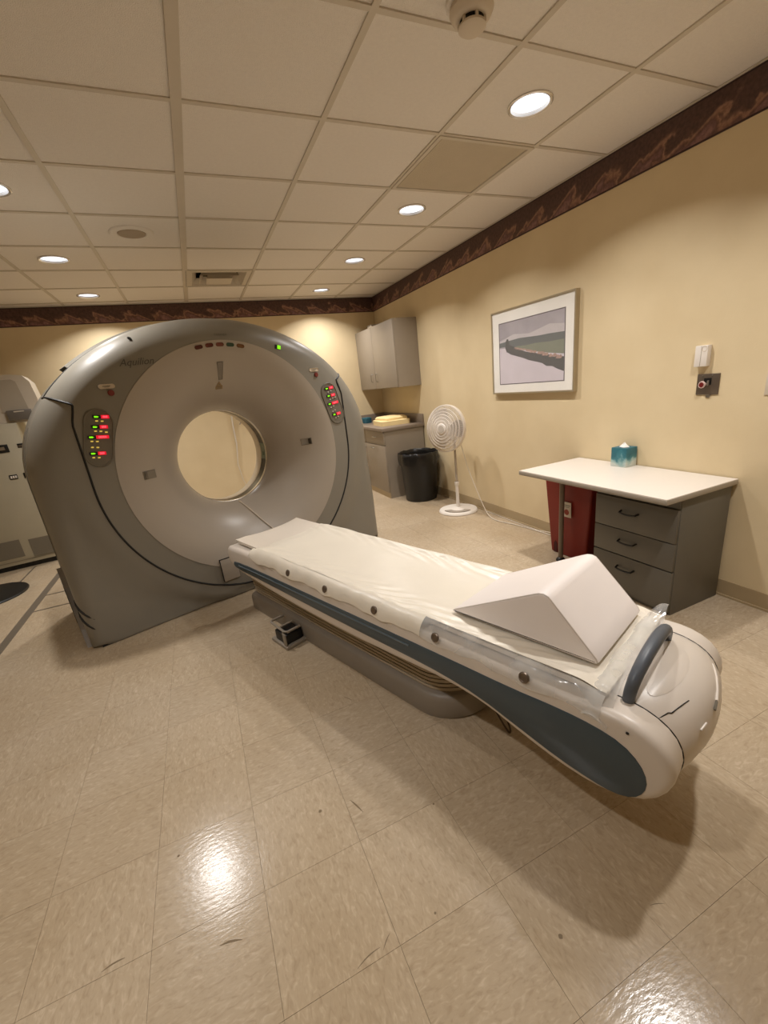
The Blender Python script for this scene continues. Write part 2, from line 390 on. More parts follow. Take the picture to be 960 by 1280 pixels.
for (i, j) in LIGHTS: downlight(i, j, names[(i, j)])

# return grille in tile (2,1), slightly proud frame
t = thing('return_air_grille', 'flat beige square grille between two downlights in the ceiling', 'ceiling grille', (2.5 * S, 1.5 * S, H))
h2 = S / 2 - .003
MB().loft([[(-h2, -h2, .006), (h2, -h2, .006), (h2, h2, .006), (-h2, h2, .006)], [(-h2, -h2, -.004), (h2, -h2, -.004), (h2, h2, -.004), (-h2, h2, -.004)], [(-h2 + .022, -h2 + .022, -.004), (h2 - .022, -h2 + .022, -.004), (h2 - .022, h2 - .022, -.004), (-h2 + .022, h2 - .022, -.004)], [(-h2 + .026, -h2 + .026, .006), (h2 - .026, -h2 + .026, .006), (h2 - .026, h2 - .026, .006), (-h2 + .026, h2 - .026, .006)]]).build('frame', M_GRID, t, smooth=False)
MB().box(-h2 + .03, h2 - .03, -h2 + .03, h2 - .03, .0, .006).build('perforated_panel', M_PANELLIGHT, t, smooth=False)
# supply diffuser in tile (0,5)
t = thing('supply_diffuser', 'square stepped supply air vent with dark gaps near the back wall', 'ceiling vent', (.5 * S, 5.5 * S, H))
def sqring(b, a0, z0, a1, z1):
    r = lambda a, z: [(-a, -a, z), (a, -a, z), (a, a, z), (-a, a, z)]
    return b.loft([r(a0, z0), r(a1, z1), r(a1 - .004, z1 + .004), r(a0 - .004, z0 + .004), r(a0, z0)])
b = MB(); b.box(-.29, .29, -.29, .29, .14, .15).build('plenum', M_DARK, t, smooth=False)
sqring(MB(), .297, .004, .245, -.002).build('frame', M_GRID, t, smooth=False)
MB().box(-.30, -.296, -.3, .3, .0, .14).box(.296, .30, -.3, .3, 0, .14).box(-.3, .3, -.30, -.296, 0, .14).box(-.3, .3, .296, .30, 0, .14).build('neck', M_DARK, t, smooth=False)
for a0, z0, a1, z1 in ((.20, .05, .245, -.002), (.135, .05, .18, -.012), (.08, .05, .12, -.022)):
    sqring(MB(), a1, z1, a0, z0).build('cone', M_GRID, t, smooth=False)
MB().box(-.118, .118, -.118, .118, -.024, -.02).build('centre_plate', M_GRID, t, smooth=False)
# ceiling speaker
t = thing('ceiling_speaker', 'flat round cream speaker grille in a ceiling tile', 'speaker', (-.53 * S, 3.49 * S, H + .006))
MB().lathe([(.0, -.001), (.088, -.004), (.092, -.010), (.13, -.009), (.138, -.003), (.138, 0)], seg=48).build('rim', M_TILE, t)
MB().lathe([(0, -.0135), (.06, -.013), (.084, -.011), (.088, -.006), (.088, -.002), (0, -.002)], seg=40).build('grille', mat('speaker_grille', (178, 160, 138), .7, bump=.6, bscale=300), t)
# smoke detector
t = thing('smoke_detector', 'round cream smoke detector with dark vents at the top edge', 'smoke detector', (1.49 * S, -.19 * S, H + .006)); t.scale = (1.1, 1.1, 1.1)
MB().lathe([(.075, 0), (.075, -.012), (.070, -.016), (.060, -.018), (0, -.018)], seg=40).build('mounting_base', M_TILE, t)
MB().lathe([(.064, -.018), (.066, -.03), (.058, -.044), (.046, -.05), (0, -.05)], seg=40).build('housing', M_CREAM, t)
MB().lathe([(.036, -.05), (.036, -.062), (0, -.062)], seg=32).build('sensing_chamber', M_DARK, t)
for k in range(6):
    a = 2 * math.pi * k / 6 + .3; x, y = .037 * math.cos(a), .037 * math.sin(a); MB().box(x - .004, x + .004, y - .004, y + .004, -.063, -.049).build('vent_rib', M_CREAM, t, smooth=False)
MB().lathe([(.041, -.062), (.042, -.068), (.034, -.074), (0, -.076)], seg=32).build('cap', M_CREAM, t)

# ------------------------------------------------------------------ CT gantry
def build_gantry():
    root = thing('scanner_gantry', 'large grey ring-shaped scanner gantry with round bore and two lit control panels', 'scanner', (.0445, 1.592, 0), R(18))
    ZC = 0.985; RD = 0.795; LIP_R, LIP_Y = 0.352, 0.36; BACK_Y = 0.90
    A, B_, Z0 = 1.2, 0.925, 1.01
    def outline(phi):                                  # point on the outer edge seen from the ring centre
        c, s = math.cos(phi), math.sin(phi)
        lo, hi = 0.05, 2.2
        def inside(r):
            x, z = abs(r * c), ZC + r * s
            if z < 0: return False
            if z >= Z0: return (x / A) ** 2 + ((z - Z0) / B_) ** 2 < 1
            return x < A
        for _ in range(40):
            m = (lo + hi) / 2
            if inside(m): lo = m
            else: hi = m
        return lo
    NP = 240
    ca = math.atan2(-ZC, A)
    phis = sorted(set([2 * math.pi * k / NP - math.pi / 2 for k in range(NP)] + [ca, math.pi - ca]))
    def rf(phi):
        r = outline(phi); x, z = r * math.cos(phi), ZC + r * math.sin(phi)
        if z < 1e-3: return .012 + .075 * sstep(A - .12, A + .02, abs(x))
        return .085 + .075 * sstep(.35, 1.3, z)
    def skirt(x, z):                                   # base panel sits back below the round cover
        r = math.hypot(x, z - ZC); return .035 * sstep(1.0, 1.09, r) * sstep(1.15, .75, z)
    PH_T = R(28)
    def seam_r(phi):
        c, s = math.cos(phi), math.sin(phi); r = .93
        if s > 0: r = .93 / max(abs(c), .2)
        return min(r, outline(phi) - rf(phi) * .75)
    def front_y(x, z):
        r = math.hypot(x, z - ZC); phi = math.atan2(z - ZC, x); d = outline(phi) - r; q = rf(phi)
        y = 0.0
        if d < q: y = q - math.sqrt(max(0, q * q - (q - max(d, 0)) ** 2))
        return y + skirt(x, z) * (1 if d > 1e-4 else 1)
    def disc_y(r):
        x = max(0, min(1, (RD - r) / (RD - LIP_R))); return LIP_Y * (.42 * x ** 1.5 + .58 * (1 - math.sqrt(max(0, 1 - x * x)))) - .004
    cover, shell = MB(), MB()
    nA, nB = 3, 12
    cols = []
    for p in phis:
        c, s = math.cos(p), math.sin(p); o = outline(p); sr = seam_r(p); pts = []
        for k in range(nA + 1):
            r = RD + (sr - RD) * k / nA; pts.append((r * c, front_y(r * c, ZC + r * s), ZC + r * s))
        for k in range(1, nB + 1):
            q = k / nB; q = 1 - (1 - q) ** 2; r = sr + (o - sr) * q; pts.append((r * c, front_y(r * c, ZC + r * s), ZC + r * s))
        ye = pts[-1][1]
        for yy in (.22, .40, .58, .74): pts.append((o * c * (1 - .01 * yy), ye + (yy - .16), ZC + o * s if s < 0 else ZC + o * s * (1 - .02 * yy)))
        xx, zz = o * c, ZC + o * s
        for q, dd in ((.82, .004), (.87, .02), (BACK_Y, .06)):
            pts.append((xx - c * dd, q, max(0, zz - s * dd) if zz > .01 else 0))
        pts.append((.60 * c, BACK_Y, ZC + .60 * s))
        cols.append(pts)
    n = len(cols); m = len(cols[0])
    def upper(p): return math.sin(p) > math.sin(PH_T)
    for j in range(n):
        k = (j + 1) % n; pm = (phis[j] + (phis[k] if k else phis[0] + 2 * math.pi)) / 2; up = upper(pm)
        for i in range(m - 1):
            tgt = cover if (i < nA or (up and i < nA + nB + 1)) else shell
            tgt.add([cols[j][i], cols[k][i], cols[k][i + 1], cols[j][i + 1]], [(0, 1, 2, 3)])
    for b, nm, mm in ((cover, 'front_cover', M_GANTRY), (shell, 'body_shell', M_GANTRY)):
        o = b.build(nm, mm, root, sharp=50); bm = bmesh.new(); bm.from_mesh(o.data); bmesh.ops.remove_doubles(bm, verts=list(bm.verts), dist=1e-5); bmesh.ops.recalc_face_normals(bm, faces=list(bm.faces)); bm.to_mesh(o.data); bm.free()
        o.data.shade_smooth(); o.data.set_sharp_from_angle(angle=R(50))
    # round front disc: flat rim rolling into the bore
    prof = [(RD + .004, .012), (RD + .001, -.001)] + [(RD - (RD - LIP_R) * q, disc_y(RD - (RD - LIP_R) * q)) for q in [math.sin(math.pi / 2 * k / 26) for k in range(27)]]
    MB().loft([[(r * math.cos(2 * math.pi * j / 144), y, ZC + r * math.sin(2 * math.pi * j / 144)) for j in range(144)] for r, y in prof]).build('front_disc', M_DISC, root, sharp=60)
    def ring(name, m_, prof): return MB().loft([[(r * math.cos(2 * math.pi * j / 96), y, ZC + r * math.sin(2 * math.pi * j / 96)) for j in range(96)] for r, y in prof]).build(name, m_, root, sharp=40)
    ring('bore_lip', M_CHROME, [(LIP_R + .001, LIP_Y - .006), (LIP_R - .004, LIP_Y - .003), (LIP_R - .004, LIP_Y + .018), (LIP_R, LIP_Y + .022)])
    sw = ring('scan_window', M_WINDOW, [(LIP_R - .001, LIP_Y + .02), (LIP_R - .001, LIP_Y + .10)])
    def arc_patch(a0, a1, y0, y1, r, m_, nm, par):
        return MB().loft([[(r * math.cos(a), y, ZC + r * math.sin(a)) for a in [a0 + (a1 - a0) * k / 10 for k in range(11)]] for y in (y0, y1)], closed=False).build(nm, m_, par)
    arc_patch(R(-14), R(8), LIP_Y + .025, LIP_Y + .096, LIP_R - .0025, mat('window_label', (116, 126, 104), .4), 'window_label', sw)
    arc_patch(R(-9), R(-4), LIP_Y + .045, LIP_Y + .07, LIP_R - .004, mat('label_green', (50, 80, 58), .4), 'label_mark', sw)
    ring('bore_liner', mat('liner', (206, 190, 164), .35), [(LIP_R, LIP_Y + .098), (LIP_R - .004, LIP_Y + .102), (LIP_R, LIP_Y + .20), (LIP_R + .03, LIP_Y + .26), (.46, BACK_Y - .1), (.60, BACK_Y)])
    # dark seam round the cover: arc below, radial runs over the shoulders, line across the crown
    path = []
    p0, p1 = PH_T, -math.pi - PH_T
    def edge_pts(phi):
        o = outline(phi); sr = seam_r(phi); out = []
        for k in range(10):
            r = sr + (o - sr) * (k / 9); x, z = r * math.cos(phi), ZC + r * math.sin(phi); out.append((x, front_y(x, z) - .001, z))
        x, y, z = out[-1]; out.append((x * 1.001, .24, z)); return out
    for k in range(121):
        p = p0 + (p1 - p0) * k / 120; r = seam_r(p); x, z = r * math.cos(p), ZC + r * math.sin(p); path.append((x, front_y(x, z) - .0005, z))
    full = [Vector(p) for p in edge_pts(p0)[::-1] + path[3:-3] + edge_pts(p1)]
    for _ in range(2):
        full = [full[0]] + [x for a_, b_ in zip(full, full[1:]) for x in (a_ * .75 + b_ * .25, a_ * .25 + b_ * .75)] + [full[-1]]
    full = full[::2]
    MB().tube(full, .0065, 6).build('cover_seam', M_SEAM, root)
    crown = []
    for k in range(61):
        p = PH_T + (math.pi - 2 * PH_T) * k / 60; o = outline(p); crown.append((o * math.cos(p), .24, ZC + o * math.sin(p) - .001))
    MB().tube(crown, .004, 6).build('crown_seam', M_SEAM, root)
    # raised rear crown caps on both shoulders
    for sg in (-1, 1):
        rings = []
        for yy, dd in ((.30, -.002), (.31, .018), (.56, .022), (.58, -.002)):
            rings.append([( -sg * outline(p) * math.cos(p) * 1.0 - sg * dd * math.cos(p), yy, ZC + (outline(p) + dd) * math.sin(p)) for p in [R(40) + R(32) * k / 16 for k in range(17)]])
        MB().loft(rings, closed=False).build('shoulder_cap', M_GANTRY, root)
    # side body seam
    for sg in (-1, 1):
        pts = []
        for k in range(24):
            z = .55 + .85 * k / 23; ph = math.atan2(z - ZC, A); o = outline(ph); pts.append((sg * o * math.cos(ph), .42 - .05 * math.sin(math.pi * k / 23), ZC + o * math.sin(ph)))
        MB().tube(pts, .0025, 5).build('side_seam', M_PANEL, root)
    # lower side foot panels with slanted slots
    for sg in (-1, 1):
        b = MB(); b.prism([(.12, .0), (.86, .0), (.86, .36), (.78, .38), (.50, .31), (.20, .10)], 'x', sg * (A - .02), sg * (A + .022))
        fp = b.build('side_foot_panel', M_PLINTH, root, smooth=False)
        for zz in (.16, .24):
            MB().prism([(.32, zz - .05), (.50, zz + .07), (.50, zz + .085), (.32, zz - .03)], 'x', sg * (A + .0225), sg * (A + .025)).build('vent_slot', M_DARK, fp, smooth=False)
    # vent slots on the front left base corner
    for z in (.20, .12):
        pts = [(-A - .012 + .03 * q, .20 - .17 * q, z + .09 - .11 * q) for q in (0, .25, .5, .75, 1)]
        cr = .09
        MB().tube([(-A + cr - cr * math.sin(R(95 - 75 * q)) * 1.0, .035 + cr - cr * math.cos(R(95 - 75 * q)), z + .13 - .13 * q) for q in (0, .2, .4, .6, .8, 1)], [.004, .009, .011, .011, .009, .004], 6).build('corner_slot', M_SEAM, root)
    # black strip standing in for the shadow in the gap at the floor
    MB().box(-A + .05, A - .05, .045, BACK_Y - .05, 0.0, .012).build('base_shadow_strip', M_SEAM, root, smooth=False)

    # control panels
    def pill(w, h, y0, y1, nseg=12):
        pts = []
        for k in range(nseg + 1): a = math.pi * k / nseg; pts.append((w / 2 * math.cos(a), h / 2 - w / 2 + w / 2 * math.sin(a)))
        for k in range(nseg + 1): a = math.pi + math.pi * k / nseg; pts.append((w / 2 * math.cos(a), -h / 2 + w / 2 + w / 2 * math.sin(a)))
        return MB().loft([[(x * f, y, z * f2) for x, z in pts] for f, f2, y in ((1, 1, y1), (1, 1, y0 + .003), (.96, .98, y0), (.90, .955, y0), (.88, .945, y0 + .004))], True, False, True)
    def on_front(x, z, tilt=0.0, dy=0.0):
        return Matrix.Translation((x, front_y(x, z) + dy, z)) @ Matrix.Rotation(tilt, 4, 'Y')
    TXT = Matrix.Rotation(R(90), 4, 'X')
    for sg in (-1, 1):
        pn = pill(.150, .335, -.008, .012).build('control_panel', M_PANEL, root); pn.matrix_local = on_front(sg * .83, 1.272, -sg * R(15.0) if True else 0)
        if sg > 0: pn.matrix_local = on_front(.832, 1.285, R(-15))
        else: pn.matrix_local = on_front(-.828, 1.268, R(15))
        back = -R(15) if sg < 0 else R(15)
        rows = [(.122, 3, .010, 2), (.064, 3, .004, 3), (.004, 5, -.014, 2), (-.030, 0, -.012, 2), (-.088, 3, -.006, 2)]
        for z, nd, dx, nb in rows:
            def put(o, x, zz): o.parent = pn; o.matrix_local = Matrix.Translation((x, 0, zz)) @ Matrix.Rotation(back * .55, 4, 'Y')
            if nd:
                wd = .0115 * nd + .006
                o = MB().box(-.040, .0, -.010, -.003, -.0095, .0095).build('display_bezel', M_BLACK, smooth=False); put(o, dx, z)
                o = MB().box(-.033, -.016, -.0112, -.009, -.0045, .0045).prism([(-.016, -.003), (-.010, .0), (-.016, .003)], 'y', -.0112, -.009).build('green_indicator', M_GREENLED, smooth=False); put(o, dx, z)
                o = MB().box(.001, wd, -.0105, -.003, -.0095, .0095).build('red_display', M_REDLED, smooth=False); put(o, dx, z)
                me = text_mesh('0' * nd, .016); me.materials.clear(); me.materials.append(M_REDLED2)
                d = bpy.data.objects.new('digits', me); col.objects.link(d); d.parent = pn
                d.matrix_local = Matrix.Translation((dx + wd / 2 * math.cos(back * .5), -.0112, z - wd / 2 * math.sin(back * .5))) @ Matrix.Rotation(back * .55, 4, 'Y') @ TXT
            for q in range(nb):
                o = MB().box(-.0065, .0065, -.0115, -.004, -.0035, .0035, .0012).build('key', M_YELLOWLED if sg < 0 else M_WHITEBTN); put(o, dx - .02 + q * .026, z - .026 + .002 * (q % 2))
        # cream label and red stop button above the panel
        lx, lz = (-.712, 1.545) if sg < 0 else (.70, 1.552)
        lb = pill(.026, .085, -.003, .004).build('stop_label', M_CREAM, root); lb.matrix_local = Matrix.Translation((lx, -.002, lz)) @ Matrix.Rotation(R(90), 4, 'Y')
        MB().box(-.003, .001, -.0038, -.0028, -.022, .018).box(.003, .005, -.0038, -.0028, -.014, .012).build('label_print', M_PANEL, lb, smooth=False)
        sbm = MB().lathe([(.017, .004), (.017, -.006), (.013, -.010), (0, -.010)], seg=20, axis=(0, 1, 0)).build('stop_button', mat('stop_red', (120, 44, 34), .45), root); sbm.matrix_local = Matrix.Translation((lx + .012, -.002, lz - .037))
    # five index lamps along the top of the disc, and green status lamp
    for k, cc in enumerate(((96, 50, 42), (106, 52, 44), (120, 66, 54), (58, 82, 66), (118, 78, 42))):
        a = math.pi / 2 + R(10.6) - R(5.3) * k; r = RD - .028; x, z = r * math.cos(a), ZC + r * math.sin(a)
        o = pill(.024, .052, disc_y(r) - .006, .012).build('index_lamp', mat('lamp_lens_%d' % k, cc, .25), root); o.matrix_local = Matrix.Translation((x, 0, z)) @ Matrix.Rotation(R(90) - (a - math.pi / 2), 4, 'Y')
    o = MB().box(-.03, .012, -.004, .004, -.014, .014).build('status_lamp', M_BLACK, root, smooth=False); o.matrix_local = on_front(.430, 1.722, R(12))
    g2 = MB().box(-.012, .012, -.006, -.003, -.012, .012).build('green_window', M_GREENLED, o, smooth=False)
    # lettering
    lettering('lettering', 'Aquilion', .056, mat('lettering_grey', (84, 80, 74), .5), root, on_front(-.525, 1.668, R(-2), -.0015) @ TXT, .45)
    x, z = .02, 1.812
    lettering('lettering', 'TOSHIBA', .021, M_PANEL, root, Matrix.Translation((x, front_y(x, z) - .004, z)) @ Matrix.Rotation(R(-22), 4, 'X') @ TXT)
    ov = MB().lathe([(.0, -.004), (.016, -.004), (.018, .002)], seg=20, axis=(0, 1, 0)).build('shoulder_hole', M_SEAM, root)
    ph = R(122); rr = outline(ph) - .045; x, z = rr * math.cos(ph), ZC + rr * math.sin(ph); ov.matrix_local = Matrix.Translation((x, front_y(x, z), z)) @ Matrix.Rotation(R(30), 4, 'Y') @ Matrix.Rotation(R(-50), 4, 'X') @ Matrix.Diagonal((1.1, 1, .7, 1))
    # laser windows and warning label on the disc
    def on_disc(phi, r, dy=0):
        s1 = (disc_y(r - .01) - disc_y(r + .01)) / .02
        x, z = r * math.cos(phi), ZC + r * math.sin(phi); nrm = Vector((math.cos(phi) * -s1, -1, math.sin(phi) * -s1)).normalized()
        rad = Vector((math.cos(phi), 0, math.sin(phi))); rad = (rad - nrm * rad.dot(nrm)).normalized(); tg = rad.cross(-nrm)
        p = Vector((x, disc_y(r) + dy, z))
        return Matrix(((tg.x, -nrm.x, rad.x, p.x), (tg.y, -nrm.y, rad.y, p.y), (tg.z, -nrm.z, rad.z, p.z), (0, 0, 0, 1)))
    def slot(w0, w1, h, nm):
        b = MB(); r0 = [(-w1 / 2, -h / 2), (w1 / 2, -h / 2), (w0 / 2, h / 2), (-w0 / 2, h / 2)]
        return b.loft([[(x * f, y, z * f) for x, z in r0] for f, y in ((1.06, .004), (1.06, -.0025), (1.0, -.0035), (.9, -.001))], True, False, True).build(nm, mat('slot_grey', (128, 120, 108), .35), root)
    o = slot(.040, .026, .118, 'laser_slot'); o.matrix_local = on_disc(R(91), .607)
    o = slot(.050, .050, .085, 'laser_window'); o.matrix_local = on_disc(R(178.5), .612)
    MB().box(-.022, .022, -.0045, -.003, .018, .036).build('window_shade', mat('window_dim', (108, 100, 88), .3), o, smooth=False)
    o = slot(.050, .050, .085, 'laser_window'); o.matrix_local = on_disc(R(3), .575)
    MB().box(-.021, .021, -.0045, -.003, .016, .037).build('window_shade', M_WINDOW, o, smooth=False)
    o = MB().prism([(-.018, .003), (.018, .003), (.0, .034)], 'y', -.003, .0).box(-.024, .024, -.003, 0, -.026, 0).build('warning_label', mat('warning_paper', (150, 124, 84), .6), root, smooth=False); o.matrix_local = on_disc(R(92), .515, -.001)
    MB().prism([(-.007, .008), (.007, .008), (.0, .022)], 'y', -.0036, -.003).box(-.018, .018, -.0036, -.003, -.008, -.005).box(-.018, .018, -.0036, -.003, -.016, -.013).box(-.018, .018, -.0036, -.003, -.023, -.020).build('label_print', M_PANEL, o, smooth=False)
    # light strip running from the bore down the disc
    pts = []
    for k in range(15):
        q = k / 14; r = LIP_R + .008 + q * .32; a = R(-88 + 14 * q ** .8); pts.append((r * math.cos(a), disc_y(r) - .003, ZC + r * math.sin(a)))
    MB().tube(pts, .0065, 8).build('disc_joint_strip', mat('joint_strip', (196, 184, 168), .4), root)
    # little access cover beside the couch
    o = MB().box(-.06, .06, -.012, .02, -.085, .085, .004).build('access_cover', M_DISC, root); o.location = (-.345 + .06, front_y(-.3, .19) - .002, .232)
    MB().box(-.061, -.058, -.0125, .0, -.086, .086).box(-.061, .061, -.0125, 0, .084, .087).build('cover_joint', M_SEAM, o, smooth=False)
    return root
build_gantry()

# ------------------------------------------------------------------ patient couch (s runs away from the gantry, t across)
def lerp_tab(tab, x):
    if x <= tab[0][0]: return tab[0][1]
    for (a, u), (b, v) in zip(tab, tab[1:]):
        if x <= b: return u + (v - u) * (x - a) / (b - a)
    return tab[-1][1]
def offset_poly(P, d):
    n = len(P); out = []
    for i in range(n):
        a, b, c = Vector(P[i - 1]), Vector(P[i]), Vector(P[(i + 1) % n])
        e1, e2 = (b - a).normalized(), (c - b).normalized(); n1, n2 = Vector((-e1.y, e1.x)), Vector((-e2.y, e2.x))
        k = (n1 + n2); L2 = max(k.length_squared, .6); k = k * (2 / L2)
        out.append((b.x + k.x * d, b.y + k.y * d))
    return out
def smooth_poly(P, it=2):
    for _ in range(it):
        Q = []
        for i in range(len(P)):
            a, b = P[i], P[(i + 1) % len(P)]; Q += [(a[0] * .75 + b[0] * .25, a[1] * .75 + b[1] * .25), (a[0] * .25 + b[0] * .75, a[1] * .25 + b[1] * .75)]
        P = Q
    return P
def area(P): return sum(P[i][0] * P[(i + 1) % len(P)][1] - P[(i + 1) % len(P)][0] * P[i][1] for i in range(len(P))) / 2
def rounded_slab(P, t0, t1, r, seg=4, warp=None, r1=None):
    # extrude a closed (s,z) outline across t with rounded rims
    if area(P) < 0: P = P[::-1]
    prof = [(t0 + r * (1 - math.cos(a)), r * (1 - math.sin(a))) for a in [math.pi / 2 * k / seg for k in range(seg + 1)]]
    r1 = r if r1 is None else r1
    prof += [(t1 - r1 * (1 - math.cos(a)), r1 * (1 - math.sin(a))) for a in [math.pi / 2 * (1 - k / seg) for k in range(seg + 1)]]
    mid = 7; full = prof[:seg + 1] + [(prof[seg][0] + (prof[seg + 1][0] - prof[seg][0]) * k / mid, 0) for k in range(1, mid)] + prof[seg + 1:]
    rings = []
    for t, d in full:
        Q = offset_poly(P, d); rings.append([(t, -s, z) if not warp else (lambda q: (q[1], -q[0], q[2]))(warp(s, t, z)) for s, z in Q])
    return MB().loft(rings, True, True, True)

def build_couch():
    root = thing('scanner_couch', 'long white patient couch with dark blue side panels leading into the scanner bore', 'scanner table', (-.035, 1.56, 0), R(20))
    top = [(.30, .505), (1.2, .505), (2.2, .505), (2.55, .505), (2.66, .512), (2.73, .50), (2.785, .465), (2.812, .41), (2.808, .35), (2.77, .285), (2.70, .244), (2.62, .230), (2.52, .240), (2.40, .270), (2.26, .315), (2.10, .330), (1.85, .318), (1.5, .300), (.95, .305), (.45, .335), (.29, .365), (.255, .42), (.262, .475)]
    side = smooth_poly(top, 1)
    for sg in (-1, 1):
        a, b = (-.29, -.205) if sg < 0 else (.205, .29)
        m = rounded_slab(side, a, b, .026, 5, None, .002) if sg < 0 else rounded_slab(side, a, b, .002, 5, None, .026)
        sh = m.build('side_shell', M_COUCH, root, sharp=40)
        up = [(.36, .413), (.6, .424), (1.5, .436), (2.1, .445), (2.36, .446), (2.52, .455), (2.62, .452), (2.69, .436), (2.735, .400), (2.756, .355)]
        lo = [(2.752, .312), (2.728, .275), (2.68, .255), (2.617, .256), (2.52, .270), (2.40, .302), (2.24, .346), (2.08, .362), (1.9, .364), (1.5, .360), (.7, .366), (.36, .364), (.335, .388)]
        P = smooth_poly(up + lo, 1)
        x0, x1 = (-.2935, -.270) if sg < 0 else (.270, .2935)
        rounded_slab(P, x0, x1, .004, 2).build('side_panel', M_BLUE, root, sharp=40)
        # thin raised rib along the panel
        MB().tube([(sg * .2945, -s, lerp_tab(up, s) - .022 - .02 * sstep(2.0, 2.3, s)) for s in [.42 + 1.5 * k / 12 for k in range(13)]], .004, 6).build('panel_rib', mat('couch_blue_rib', (92, 106, 114), .3), root)
        MB().lathe([(.004, .0), (.004, .002), (0, .002)], (sg * .2905, -2.70, .478), seg=10, axis=(sg, 0, 0)).build('screw_cap', M_SEAM, root)
    MB().box(-.207, .207, -2.6, -.30, .325, .485).build('centre_beam', M_PLINTH, root, smooth=False)
    # rounded foot cover between the side shells
    fc = [(2.40, .505), (2.55, .505), (2.66, .512), (2.73, .50), (2.785, .465), (2.812, .41), (2.808, .35), (2.77, .285), (2.70, .244), (2.62, .230), (2.52, .240), (2.40, .270)]
    def bulge(s, t, z):
        k = 1 - (t / .2045) ** 2
        return (s + .035 * k * sstep(2.6, 2.8, s), t, z + (.030 * k * sstep(2.52, 2.68, s) if z > .4 else 0))
    foot = rounded_slab(smooth_poly(fc, 1), -.2045, .2045, .0015, 2, bulge).build('foot_cover', M_COUCH, root, sharp=50)
    def on_foot(s, t):  # point on the top/end of the foot cover
        tab = [(2.40, .505), (2.58, .506), (2.66, .510), (2.71, .503), (2.757, .483), (2.79, .452), (2.805, .43), (2.8115, .41)]
        q = bulge(s, t, lerp_tab(tab, s)); return (q[1], -q[0] - .0005, q[2] + .0005)
    edge = [p for p in smooth_poly(side, 1) if p[0] > 2.62 and not (p[0] < 2.70 and p[1] < .4)]
    edge.sort(key=lambda p: math.atan2(p[0] - 2.66, p[1] - .37))
    for sg in (-1, 1): MB().tube([(sg * .205, -q[0], q[1]) for q in edge], .0022, 5).build('shell_joint', M_SEAM, root)
    MB().tube([on_foot(q, t_) for q, t_ in ((2.745, -.203), (2.749, -.185), (2.751, -.174), (2.756, -.168), (2.760, -.13), (2.764, -.10))], .0015, 5).build('cover_joint', M_SEAM, foot)
    MB().tube([on_foot(2.806, t_) for t_ in (-.13, -.115, -.10)], .003, 5).build('end_slit', M_WHITE, foot)
    MB().tube([on_foot(2.780 + .022 * k / 6, .14 - .15 * k / 6) for k in range(7)], .003, 5).build('end_slit', M_WHITE, foot)
    MB().tube([on_foot(2.803 + .003 * k / 3, -.012 - .03 * k / 3) for k in range(4)], .0035, 5).build('end_latch', M_PANEL, foot)
    # arched grip
    path = []
    for k in range(25):
        q = k / 24; a = math.pi * q; t = -.04 - .165 * math.cos(a) * (1.0 if True else 0); z = .505 + .108 * math.sin(a) ** .75; path.append((t, -2.672 - .012 * math.sin(a), z))
    MB().tube(path, [.0155 + .003 * math.sin(math.pi * k / 24) for k in range(25)], 12).build('grab_handle', M_GRIP, root, sharp=60)
    # hollow behind the grip
    rec = MB(); rings = []
    for f, dz in ((1.0, .0012), (.9, .0020), (.5, .0022), (.05, .0022)):
        rings.append([on_foot(2.705 + .032 * f * math.sin(a), -.03 + .13 * f * math.cos(a))[:2] + (on_foot(2.705 + .032 * f * math.sin(a), -.03 + .13 * f * math.cos(a))[2] + dz,) for a in [2 * math.pi * k / 28 for k in range(28)]])
    rec.loft(rings, True, False, True).build('grip_recess', M_COUCH, foot)
    # carbon slab with a shallow cradle, its head end bare
    rings = []
    for t in [-.235 + .47 * k / 20 for k in range(21)]:
        z = .523 + .022 * (abs(t) / .235) ** 2.2 - (.012 if t < -.15 else 0) * sstep(-.15, -.235, t)
        rings.append([(t, -.315, z - .006), (t, -.31, z), (t, -2.60, z), (t, -2.60, z - .018), (t, -.34, z - .018)])
    MB().loft(rings, True, True, True).build('tabletop_slab', M_SLAB, root, sharp=40)
    MB().box(-.19, .19, -2.55, -.36, .486, .512).build('slab_carriage', M_SEAM, root, smooth=False)
    # floor plinth: long rounded foot with sloped shoulder, bellows, upper lift box
    def stadium(hw, s0, s1, n=14):
        P = []
        for k in range(n + 1): a = -math.pi / 2 + math.pi * k / n; P.append((hw * math.sin(a) * 1.0, s1 - hw * .95 + hw * .95 * math.cos(a)))
        return [(-x, -s) for x, s in [(-hw, s0)] + P + [(hw, s0)]]
    def stack(levels, s0, nm, m, sharp=35): return MB().loft([[(x + .012, y, z) for x, y in stadium(hw, s0, s1)] for hw, s1, z in levels], True, True, True).build(nm, m, root, sharp=sharp)
    stack([(.213, 2.06, 0), (.215, 2.07, .012), (.215, 2.07, .088), (.208, 2.062, .106), (.196, 2.05, .114), (.17, 2.02, .118)], .28, 'plinth', M_PLINTH)
    lv = []
    for k in range(6):
        z = .117 + k * .022; q = .006 * k; lv += [(.180 + q * .4, 2.03, z), (.184 + q * .4, 2.032, z + .008), (.182 + q * .4, 2.03, z + .016), (.170 + q * .4, 2.014, z + .0165), (.170 + q * .4, 2.014, z + .0215)]
    stack(lv, .30, 'bellows', M_BELLOW)
    stack([(.188, 2.03, .247), (.19, 2.03, .25), (.20, 2.06, .33)], .32, 'lift_box', M_BELLOW)
    MB().tube([(-.206 + .012, -1.42, .055), (-.212 + .012, -1.42, .055)], .009, 10).build('plinth_plug', M_SEAM, root)
    # foot pedal on the near side of the plinth
    pd = MB().box(-.335, -.20, -.945, -.765, .0, .022, .006).build('pedal_plate', M_STEEL if False else mat('pedal_grey', (150, 140, 126), .45), root)
